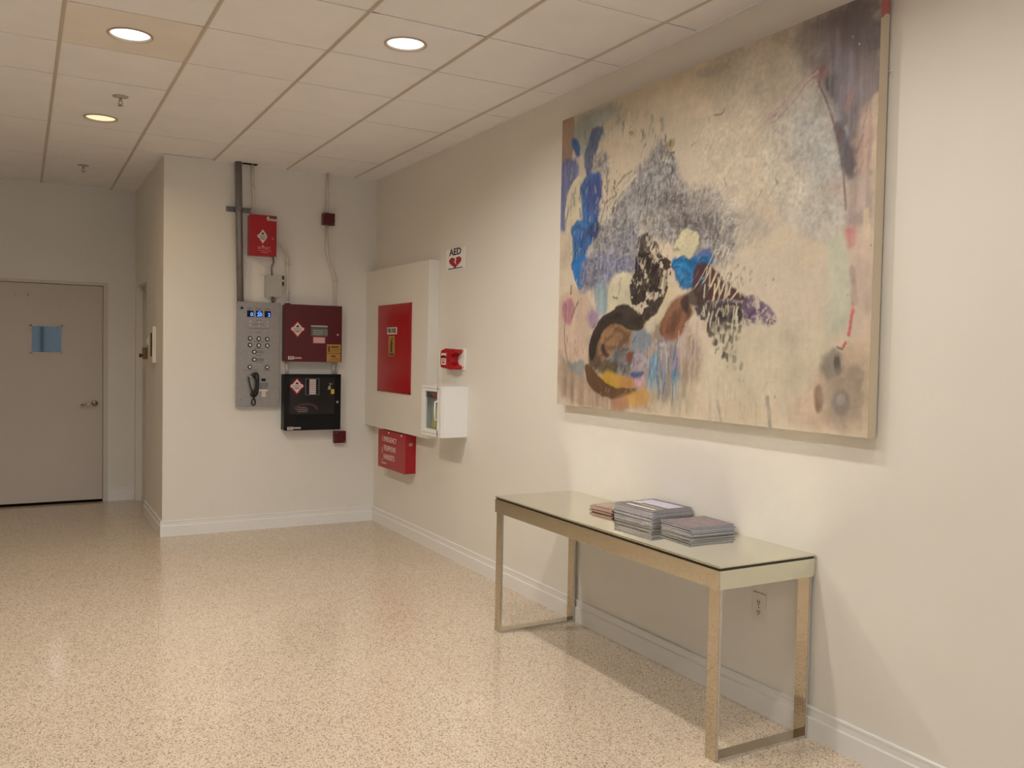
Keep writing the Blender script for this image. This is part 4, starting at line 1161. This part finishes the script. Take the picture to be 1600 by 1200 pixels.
 ('d',[(624,241),(628,241)],(84,74,66),0,4,0.9,''),
 ('d',[(619,214),(624,214)],(84,72,66),0,4,0.9,''),
 ('d',[(655,258),(658,258)],(74,60,56),0,4,0.9,''),
 ('d',[(658,238),(663,238)],(64,54,50),0,4,0.9,''),
 ('d',[(656,219),(660,219)],(64,54,50),0,4,0.9,''),
 ('d',[(680,239),(683,239)],(74,64,58),0,4,0.9,''),
 ('d',[(688,227),(692,227)],(74,64,58),0,4,0.9,''),
 ('d',[(663,183),(667,183)],(80,70,62),0,4,0.9,''),
 ('d',[(679,191),(682,191)],(80,70,62),0,4,0.9,''),
 ('d',[(640,180),(643,180)],(84,76,66),0,4,0.9,''),
 ('d',[(655,149),(658,150)],(84,76,66),0,4,0.9,''),
 ('d',[(675,147),(681,147)],(92,82,72),0,4,0.9,''),
 ('d',[(687,115),(691,115)],(110,130,136),0,4,0.9,''),
 ('d',[(700,113),(702,113)],(80,90,90),0,4,0.9,''),
 ('d',[(654,90),(655,90)],(90,80,70),0,4,0.9,''),
 ('d',[(980,457),(982,457)],(104,92,82),0,4,0.9,''),
 ('d',[(996,432),(998,431)],(120,100,84),0,4,0.9,''),
 ('d',[(773,178),(775,178)],(110,98,80),0,4,0.9,''),
 ('d',[(786,78),(789,78)],(110,98,80),0,4,0.9,''),
 ('d',[(772,380),(775,379)],(150,138,114),0,4,0.9,''),
 ('d',[(753,367),(755,367)],(150,138,114),0,4,0.9,''),
 ('d',[(950,325),(952,324)],(110,98,90),0,4,0.9,''),
 ('d',[(689,387),(692,387)],(150,138,114),0,4,0.9,''),
 ('d',[(696,412),(701,411)],(170,156,128),0,4,0.9,''),
 ('d',[(677,424),(681,423)],(166,150,124),0,4,0.9,''),
 ('d',[(656,400),(660,400)],(110,98,92),0,4,0.9,''),
 ('d',[(628,392),(633,392)],(96,84,80),0,4,0.9,''),
 ('p',[(591,241),(805,257),(906,236),(901,118),(801,69),(620,50),(584,101)],(198,180,148),30,14,0.7,''),
 ('p',[(585,59),(699,56),(876,70),(877,15),(587,5)],(200,176,144),16,10,0.8,'drip'),
 ('l',[(766,76),(776,-1)],(136,124,112),7,3,0.75,''),
 ('l',[(629,56),(639,-1)],(146,134,118),6,3,0.7,''),
 ('l',[(605,71),(605,1)],(176,164,146),6,3,0.7,''),
 ('p',[(875,75),(838,86),(859,17),(913,13),(999,15),(992,235),(957,214),(933,200),(874,116)],(202,170,140),22,10,0.85,''),
 ('p',[(906,245),(924,335),(909,436),(924,496),(951,430),(954,316),(947,262),(931,245)],(184,178,150),20,10,0.85,''),
 ('p',[(898,191),(928,209),(938,164),(934,138),(909,132),(891,159)],(134,124,108),14,10,0.85,''),
 ('p',[(925,184),(933,182),(936,142),(930,151)],(88,78,66),4,4,0.85,''),
 ('p',[(888,113),(899,104),(904,68),(894,48),(887,62)],(120,86,64),6,6,0.85,''),
 ('p',[(909,127),(967,165),(995,153),(994,27),(955,9),(912,36),(897,90)],(168,146,122),24,12,0.85,''),
 ('d',[(944,79),(967,81)],(138,124,112),0,8,0.8,''),
 ('d',[(944,85),(955,86)],(166,150,132),0,8,0.9,''),
 ('p',[(827,1002),(883,1016),(918,1016),(1017,973),(1016,778),(995,761),(961,716),(960,613),(934,611),(916,705),(873,833),(864,862),(830,882),(811,948)],(122,106,102),30,14,0.93,'streak'),
 ('p',[(884,1003),(996,978),(1000,861),(964,862),(902,914)],(112,96,92),30,14,0.8,''),
 ('p',[(894,921),(964,850),(961,716),(956,646),(933,644),(907,756),(885,830)],(128,116,116),22,12,0.8,'streak'),
 ('p',[(916,709),(951,667),(949,619),(934,619),(923,667)],(88,78,80),14,8,0.85,''),
 ('p',[(930,620),(960,613),(997,589),(1000,487),(941,496)],(168,142,130),26,10,0.7,'streak'),
 ('p',[(961,716),(997,768),(1002,588),(960,605)],(176,142,124),22,12,0.85,'streak'),
 ('l',[(942,786),(941,767)],(164,120,110),16,10,0.6,''),
 ('p',[(866,853),(886,813),(907,740),(923,667),(935,578),(940,480),(876,448),(779,548),(720,695),(754,780),(832,830)],(188,175,156),14,3,0.85,'soft'),
 ('p',[(833,796),(891,770),(918,647),(932,562),(855,620),(802,675)],(174,166,153),40,14,0.8,'soft'),
 ('p',[(896,603),(931,587),(934,554),(897,570)],(196,168,148),14,10,0.7,''),
 ('p',[(716,832),(801,719),(839,581),(675,567),(566,684),(562,831)],(208,186,154),70,16,0.7,'soft'),
 ('l',[(868,843),(886,804),(907,736),(923,667),(935,578),(939,525)],(120,80,78),4,2,0.75,''),
 ('l',[(855,864),(884,869)],(140,86,84),14,12,0.8,''),
 ('l',[(874,867),(875,837)],(138,80,80),7,8,0.8,''),
 ('l',[(890,856),(893,818)],(92,76,72),5,4,0.8,''),
 ('l',[(919,712),(921,692)],(152,78,76),8,6,0.85,''),
 ('l',[(935,720),(937,699),(932,684)],(160,148,142),6,6,0.85,''),
 ('l',[(944,653),(946,621)],(158,146,140),7,6,0.85,''),
 ('l',[(932,672),(927,653)],(158,146,140),3,3,0.8,''),
 ('l',[(750,793),(794,815),(823,846),(849,871)],(188,158,146),11,8,0.9,''),
 ('l',[(750,801),(791,822),(819,852),(841,874)],(140,108,104),3,8,0.6,''),
 ('l',[(759,781),(802,805),(834,836),(858,859)],(142,108,106),3,8,0.6,''),
 ('d',[(765,799),(771,798)],(150,128,116),0,4,0.8,''),
 ('l',[(594,843),(618,838),(626,848)],(120,104,84),2.5,3,0.8,''),
 ('l',[(578,841),(578,827)],(130,112,90),2.5,3,0.7,''),
 ('p',[(535,987),(622,979),(638,964),(591,952),(536,967)],(164,150,128),10,10,0.7,''),
 ('l',[(631,664),(637,644)],(140,120,96),2.5,3,0.7,''),
 ('l',[(772,630),(777,618)],(140,120,96),3,3,0.7,''),
 ('l',[(736,610),(727,594)],(150,130,104),3,3,0.7,''),
 ('d',[(958,896),(960,895)],(196,180,164),0,2,0.9,''),
 ('d',[(944,918),(946,918)],(176,160,148),0,2,0.9,''),
 ('p',[(940,525),(984,513),(985,487),(949,484)],(150,126,120),18,8,0.6,''),
 ('p',[(943,482),(962,475),(960,452),(952,428),(946,453)],(196,112,110),9,5,0.85,''),
 ('l',[(960,385),(964,306)],(150,112,108),10,6,0.7,''),
 ('l',[(963,328),(964,298),(959,271),(955,236),(943,207)],(202,98,94),6,4,0.92,'spots'),
 ('l',[(928,209),(941,202)],(110,96,80),4,5,0.8,''),
 ('l',[(982,513),(992,253),(997,14)],(206,178,142),9,3,0.85,''),
 ('l',[(997,768),(998,628),(1000,491)],(204,176,142),10,6,0.7,''),
 ('p',[(602,1072),(777,1057),(851,989),(873,857),(785,776),(665,801),(607,930)],(186,168,146),70,12,0.5,'soft'),
 ('f',[(318,542),(463,500),(455,347),(323,355)],(30,24,22),3.2,46,0.8,'75:26'),
 ('f',[(325,530),(457,490),(441,348),(330,367)],(176,156,126),1.4,30,0.75,'80:14'),
 ('p',[(512,344),(542,374),(595,375),(590,339),(555,310)],(70,54,46),8,5,0.9,''),
 ('p',[(578,340),(705,332),(723,263),(660,250),(580,267)],(70,60,58),8,6,0.85,'lace'),
 ('p',[(694,333),(735,335),(786,281),(777,264),(707,272)],(104,82,102),5,5,0.9,'lace'),
 ('f',[(592,256),(697,254),(695,145),(618,174)],(70,62,58),4.5,30,0.85,'80:9'),
 ('f',[(575,455),(697,412),(681,244),(575,256)],(204,186,152),2.2,34,0.9,'78:34'),
 ('f',[(571,590),(775,479),(759,367),(622,419)],(206,190,156),2.0,24,0.55,'60:26'),
 ('f',[(621,450),(728,408),(719,361),(634,367)],(140,126,108),2.5,30,0.6,'60:7'),
 ('f',[(378,192),(570,236),(551,45),(382,55)],(196,180,156),1.8,30,0.6,'88:60'),
 ('f',[(392,192),(510,204),(502,52),(396,67)],(60,104,134),2.4,16,0.7,'88:50'),
 ('f',[(37,347),(125,367),(133,115),(44,111)],(120,80,80),1.5,14,0.6,'75:24'),
 ('f',[(45,85),(574,89),(576,26),(29,5)],(130,108,88),2.0,24,0.28,'88:30'),
 ('f',[(585,121),(860,105),(863,15),(588,16)],(160,146,124),2.2,18,0.3,'88:40'),
 ('f',[(523,1000),(760,971),(753,596),(559,593)],(150,130,104),1.3,24,0.4,'55:12'),
 ('f',[(707,789),(894,692),(899,533),(692,588)],(138,126,114),1.4,70,0.45,'70:9'),
 ('f',[(707,789),(894,692),(899,533),(692,588)],(206,192,170),1.4,60,0.5,'70:9'),
 ('f',[(851,989),(989,956),(993,582),(922,615)],(150,136,130),2.2,30,0.28,'82:34'),
 ('f',[(873,857),(986,817),(978,586),(930,613)],(92,82,80),2.6,22,0.32,'80:30'),
 ('f',[(144,291),(361,307),(352,122),(166,116)],(60,44,36),2.2,22,0.6,'50:26'),
 ('f',[(195,240),(458,237),(450,59),(201,43)],(170,140,110),2.0,26,0.55,'40:20'),
 ('p',[(906,732),(926,726),(952,642),(954,591),(937,595),(928,648)],(86,76,76),10,6,0.75,'streak'),
 ('f',[(78,779),(188,768),(141,404),(60,475)],(22,48,92),3.2,26,0.6,'84:34'),
 ('f',[(22,856),(180,770),(141,392),(35,425)],(196,184,158),2.0,26,0.6,'70:18'),
 ('f',[(108,936),(191,925),(180,770),(121,782)],(58,66,92),2.6,22,0.6,'75:24'),
 ('f',[(-6,850),(85,841),(48,605),(1,612)],(70,76,116),3.0,16,0.5,'85:40'),
 ('f',[(470,467),(586,464),(578,372),(492,378)],(14,66,104),2.8,16,0.6,'30:24'),
 ('f',[(470,467),(586,464),(578,372),(492,378)],(110,160,186),1.8,10,0.5,'30:20'),
 ('f',[(191,950),(452,862),(456,742),(211,787)],(206,188,156),2.4,40,0.6,'60:18'),
 ('f',[(414,829),(466,826),(471,652),(439,658)],(60,52,50),2.2,30,0.7,'85:16'),
 ('f',[(138,492),(355,479),(330,367),(125,380)],(96,106,142),2.0,34,0.55,'80:20'),
 ('f',[(700,333),(786,290),(772,264),(707,273)],(70,50,72),2.2,26,0.6,'40:8'),
 ('l',[(747,797),(803,817),(842,854),(868,867)],(196,168,152),6,6,0.8,''),
 ('p',[(950,472),(996,482),(1003,231),(968,248),(969,368)],(204,172,150),16,6,0.6,''),
]

NX, NZ = 640, 560
def vnoise(xx, yy, fx, fy, seed):
    """smooth value noise on a random lattice"""
    r = np.random.RandomState(seed)
    gx, gy = (xx+0.2)*fx, (yy+0.2)*fy
    W, Hh = int(fx*1.8)+6, int(fy*1.5)+6
    g = r.rand(Hh, W)
    ix = np.clip(np.floor(gx).astype(int), 0, W-2); iy = np.clip(np.floor(gy).astype(int), 0, Hh-2)
    tx = gx-ix; ty = gy-iy
    tx = tx*tx*(3-2*tx); ty = ty*ty*(3-2*ty)
    return (g[iy, ix]*(1-tx)+g[iy, ix+1]*tx)*(1-ty) + (g[iy+1, ix]*(1-tx)+g[iy+1, ix+1]*tx)*ty
def fbm(xx, yy, f, seed, octv=4, sx=1.0, sy=1.0):
    s = 0; a = 0.5; t = 0
    for o in range(octv):
        s = s + a*vnoise(xx, yy, f*sx*2**o, f*sy*2**o, seed+o); t += a; a *= 0.6
    return s/t
U, V = np.meshgrid(np.linspace(0, 1, NX), np.linspace(0, 1, NZ))
PXX, PYY = U*ASP, V
W1 = fbm(PXX, PYY, 10, 1, 5)-0.5; W2 = fbm(PXX, PYY, 10, 21, 5)-0.5
fine = fbm(PXX, PYY, 95, 41, 3); mid = fbm(PXX, PYY, 34, 51, 4); low = fbm(PXX, PYY, 3, 61, 4)
blot = fbm(PXX, PYY, 14, 131, 4)
vert = fbm(PXX, PYY, 1, 71, 4, sx=60, sy=4); grainv = fbm(PXX, PYY, 1, 81, 3, sx=120, sy=22)
ridg = np.clip(1-np.abs(fbm(PXX + W1*0.03, PYY + W2*0.03, 42, 91, 3)-0.5)*6, 0, 1)
def sl(c):
    c = np.asarray(c, float)/255.0
    return np.where(c <= 0.04045, c/12.92, ((c+0.055)/1.055)**2.4)
img = np.empty((NZ, NX, 3)); img[:] = sl((207, 183, 152))
img *= (1 + (low-0.5)*0.30 + (mid-0.5)*0.10)[..., None]
def smooth(e0, e1, x):
    t = np.clip((x-e0)/(e1-e0), 0, 1); return t*t*(3-2*t)
cool = smooth(0.5, 0.66, fbm(PXX, PYY, 4, 141, 4))[..., None]*0.35
img = img*(1-cool) + sl((190, 173, 151))*cool
relief = (fine-0.5)*0.0009 + (mid-0.5)*0.0012
def chaikin(P, closed, it):
    for _ in range(it):
        Q = np.roll(P, -1, 0) if closed else P[1:]
        A = P if closed else P[:-1]
        N = np.empty((2*len(A), 2)); N[0::2] = A*0.75+Q*0.25; N[1::2] = A*0.25+Q*0.75
        P = N if closed else np.vstack([P[:1], N, P[-1:]])
    return P
for kind, pts, rgb, fe, wa, op, tex in PAINT:
    P = np.array(pts, float)/1000.0; P[:, 0] *= ASP
    if kind == 'f':
        # a field of short hand-made strokes scattered inside a quadrilateral
        rf = np.random.RandomState(len(pts)+int(P[0, 0]*1e4)+sum(rgb))
        ang, ln = [float(v) for v in tex.split(':')]
        ln /= 1000.0; fw_ = fe/1000.0
        for _ in range(int(wa)):
            s_, t_ = rf.rand(2)
            c0 = (P[0]*(1-s_)+P[1]*s_)*(1-t_) + (P[3]*(1-s_)+P[2]*s_)*t_
            a_ = math.radians(ang + rf.randn()*16); l_ = ln*(0.4+rf.rand())
            d = np.array((math.cos(a_)*0.8, math.sin(a_)))*l_
            a = c0-d/2
            lo = np.minimum(a, a+d)-0.012; hi = np.maximum(a, a+d)+0.012
            i0, i1 = max(0, int(lo[0]/ASP*NX)), min(NX, int(hi[0]/ASP*NX)+2)
            j0, j1 = max(0, int(lo[1]*NZ)), min(NZ, int(hi[1]*NZ)+2)
            if i1 <= i0 or j1 <= j0: continue
            S = (slice(j0, j1), slice(i0, i1))
            x = PXX[S]+W1[S]*0.02; y = PYY[S]+W2[S]*0.02
            t = np.clip(((x-a[0])*d[0]+(y-a[1])*d[1])/max(d@d, 1e-9), 0, 1)
            dd = np.hypot(x-a[0]-d[0]*t, y-a[1]-d[1]*t)
            w_ = fw_*(0.6+0.9*rf.rand())*1.3
            m_ = ((1-smooth(w_*0.4, w_*1.3, dd))*op*(0.5+0.5*rf.rand()))[..., None]
            img[S] = img[S]*(1-m_)+sl(rgb)*m_
            relief[S] += m_[..., 0]*0.0006
        continue
    fe = fe/1000.0; wa = wa/1000.0
    mg = fe*1.6+wa*2.2+0.02
    if kind == 'd':
        R = np.hypot(*(P[1]-P[0])); mg += R
        lo = P[0]-mg; hi = P[0]+mg
    else:
        if kind == 'p': P = chaikin(P, True, 2 if len(P) > 4 else 1)
        elif len(P) > 2: P = chaikin(P, False, 2)
        lo = P.min(0)-mg; hi = P.max(0)+mg
    i0, i1 = max(0, int(lo[0]/ASP*NX)), min(NX, int(hi[0]/ASP*NX)+2)
    j0, j1 = max(0, int(lo[1]*NZ)), min(NZ, int(hi[1]*NZ)+2)
    if i1 <= i0 or j1 <= j0: continue
    S = (slice(j0, j1), slice(i0, i1))
    x = PXX[S] + W1[S]*wa*3.6 + (mid[S]-0.5)*wa*0.9; y = PYY[S] + W2[S]*wa*3.6 + (fine[S]-0.5)*wa*0.9
    if tex == 'rag': x = x + (grainv[S]-0.5)*0.03
    if kind == 'd':
        dist = np.hypot(x-P[0, 0], y-P[0, 1])
        m_ = 1-smooth(R*0.7, R*1.2, dist)
    elif kind == 'l':
        dist = np.full(x.shape, 9.0)
        for a, b in zip(P, P[1:]):
            d = b-a; L2 = max(d@d, 1e-9)
            t = np.clip(((x-a[0])*d[0]+(y-a[1])*d[1])/L2, 0, 1)
            dist = np.minimum(dist, np.hypot(x-a[0]-d[0]*t, y-a[1]-d[1]*t))
        wl = fe*(0.6+0.8*blot[S])
        m_ = (1-smooth(wl*0.4, wl*1.2, dist))*(0.7+0.3*smooth(0.4, 0.6, mid[S]))
    else:
        dist = np.full(x.shape, 9.0); ins = np.zeros(x.shape, bool)
        n = len(P)
        for q in range(n):
            a, b = P[q], P[(q+1) % n]
            d = b-a; L2 = max(d@d, 1e-9)
            t = np.clip(((x-a[0])*d[0]+(y-a[1])*d[1])/L2, 0, 1)
            dist = np.minimum(dist, np.hypot(x-a[0]-d[0]*t, y-a[1]-d[1]*t))
            cr = (a[1] > y) != (b[1] > y)
            xi = a[0]+(y-a[1])*(d[0])/(d[1] if abs(d[1]) > 1e-9 else 1e-9)
            ins ^= cr & (x < xi)
        sd = np.where(ins, -dist, dist) + (mid[S]-0.5)*fe*1.5 - 0.004
        m_ = 1-smooth(-fe, fe, sd)
    c = np.empty(x.shape+(3,)); c[:] = sl(rgb)
    c *= (1+(blot[S]-0.5)*0.5)[..., None]
    rl = 0.0004
    if tex == 'crackle':
        c *= np.clip(1.04+(0.3-ridg[S])*0.30+(grainv[S]-0.5)*0.7+(fine[S]-0.5)*1.1, 0.35, 1.7)[..., None]
        m_ = m_*(0.62+0.38*smooth(0.40, 0.56, mid[S]))
        rl = (0.5-ridg[S])*0.0014+(fine[S]-0.5)*0.0018
    elif tex == 'soft': c *= (1+(fine[S]-0.5)*0.45-ridg[S]*0.07)[..., None]; rl = -ridg[S]*0.0008
    elif tex == 'streak': c *= (1+(vert[S]-0.5)*1.1)[..., None]
    elif tex == 'drip': m_ = m_*(0.15+0.85*smooth(0.40, 0.56, vert[S]))
    elif tex == 'holes': m_ = m_*(1-0.9*smooth(0.52, 0.60, mid[S])); c *= (0.75+ridg[S]*0.8)[..., None]
    elif tex == 'lace': m_ = m_*(1-0.92*ridg[S])
    elif tex == 'spots': m_ = m_*smooth(0.44, 0.56, mid[S])
    elif tex == 'swirl': c *= np.clip(1+0.28*np.sin((dist+W1[S]*0.10)*150)+(vert[S]-0.5)*0.3, 0.4, 1.6)[..., None]
    m_ = (m_*op)[..., None]
    img[S] = img[S]*(1-m_) + np.clip(c, 0.004, 1)*m_
    relief[S] += m_[..., 0]*rl
img *= (1+(fine-0.5)*0.14+(grainv-0.5)*0.10+(blot-0.5)*0.10)[..., None]
img = np.clip(img*PAINT_GAIN, 0.003, 0.95)

xyz = np.empty((NZ, NX, 3))
xyz[..., 0] = PX0 - np.clip(relief + 0.0012, 0.0003, 0.004); xyz[..., 1] = PY1 - U*pw; xyz[..., 2] = PZ0 + V*ph
idx = np.arange(NZ*NX).reshape(NZ, NX)
quads = np.stack([idx[:-1, :-1], idx[:-1, 1:], idx[1:, 1:], idx[1:, :-1]], -1).reshape(-1, 4)
me = bpy.data.meshes.new('canvas')
me.vertices.add(NX*NZ); me.vertices.foreach_set('co', xyz.reshape(-1).astype(np.float32))
me.loops.add(quads.size); me.loops.foreach_set('vertex_index', quads.reshape(-1).astype(np.int32))
me.polygons.add(len(quads)); me.polygons.foreach_set('loop_start', np.arange(0, quads.size, 4, dtype=np.int32))
me.polygons.foreach_set('loop_total', np.full(len(quads), 4, np.int32))
me.polygons.foreach_set('use_smooth', np.ones(len(quads), bool))
me.update()
ca = me.color_attributes.new('pigment', 'FLOAT_COLOR', 'POINT')
rgba = np.ones((NZ*NX, 4), np.float32); rgba[:, :3] = img.reshape(-1, 3)
ca.data.foreach_set('color', rgba.reshape(-1))
me.validate()
M_canvas = bpy.data.materials.new('oil_paint'); M_canvas.use_nodes = True
nt = M_canvas.node_tree; b = nt.nodes['Principled BSDF']
at = nt.nodes.new('ShaderNodeAttribute'); at.attribute_name = 'pigment'
tcx = nt.nodes.new('ShaderNodeTexCoord'); nz = nt.nodes.new('ShaderNodeTexNoise'); nz.inputs['Scale'].default_value = 180; nz.inputs['Detail'].default_value = 4
bp = nt.nodes.new('ShaderNodeBump'); bp.inputs['Strength'].default_value = 0.25; bp.inputs['Distance'].default_value = 0.001
nt.links.new(at.outputs['Color'], b.inputs['Base Color'])
nt.links.new(tcx.outputs['Object'], nz.inputs['Vector']); nt.links.new(nz.outputs['Fac'], bp.inputs['Height']); nt.links.new(bp.outputs[0], b.inputs['Normal'])
b.inputs['Roughness'].default_value = 0.5; b.inputs['Specular IOR Level'].default_value = 0.3
me.materials.append(M_canvas)
k = thing('painting', 'huge unframed abstract canvas in cream, grey, blue and brown on the wall', 'painting', (XW, 3.27, PZ0))
cv = bpy.data.objects.new('canvas', me); col.objects.link(cv); cv.parent = k; cv.location = -Vector(k.location)
# raw canvas turned over the stretcher
M_raw = bpy.data.materials.new('raw_canvas'); M_raw.use_nodes = True
nt = M_raw.node_tree; b = nt.nodes['Principled BSDF']
tcx = nt.nodes.new('ShaderNodeTexCoord'); sp = nt.nodes.new('ShaderNodeSeparateXYZ'); nz = nt.nodes.new('ShaderNodeTexNoise'); nz.inputs['Scale'].default_value = 9
ad = nt.nodes.new('ShaderNodeMath'); ad.operation = 'MULTIPLY_ADD'; ad.inputs[1].default_value = 0.15
gt = nt.nodes.new('ShaderNodeMath'); gt.operation = 'GREATER_THAN'; gt.inputs[1].default_value = 2.865
mx = nt.nodes.new('ShaderNodeMixRGB'); mx.inputs[1].default_value = (*lin((208, 190, 162)), 1); mx.inputs[2].default_value = (*lin((188, 108, 98)), 1)
nt.links.new(tcx.outputs['Object'], sp.inputs[0]); nt.links.new(tcx.outputs['Object'], nz.inputs['Vector'])
nt.links.new(nz.outputs['Fac'], ad.inputs[0]); nt.links.new(sp.outputs['Z'], ad.inputs[2]); nt.links.new(ad.outputs[0], gt.inputs[0])
nt.links.new(gt.outputs[0], mx.inputs[0]); nt.links.new(mx.outputs[0], b.inputs['Base Color'])
b.inputs['Roughness'].default_value = 0.8
boxes('canvas_edge', [(PX0+0.0004, 2.800, PY0, PY1, PZ0, PZ1)], M_raw, k, bev=0.001)
boxes('hanging_cleat', [(2.800, XW, PY0+0.25, PY1-0.25, PZ1-0.35, PZ1-0.25)], mat('cleat_wood', (96, 72, 50), rough=0.8), k)
# a curl of loose canvas thread at the right-hand edge
bm = bmesh.new()
tube(bm, [(2.802, PY0-0.002, 2.61), (2.806, PY0-0.010, 2.615), (2.806, PY0-0.014, 2.605), (2.808, PY0-0.012, 2.59)], 0.0022, 6)
link('loose_thread', bm, M_white, k)
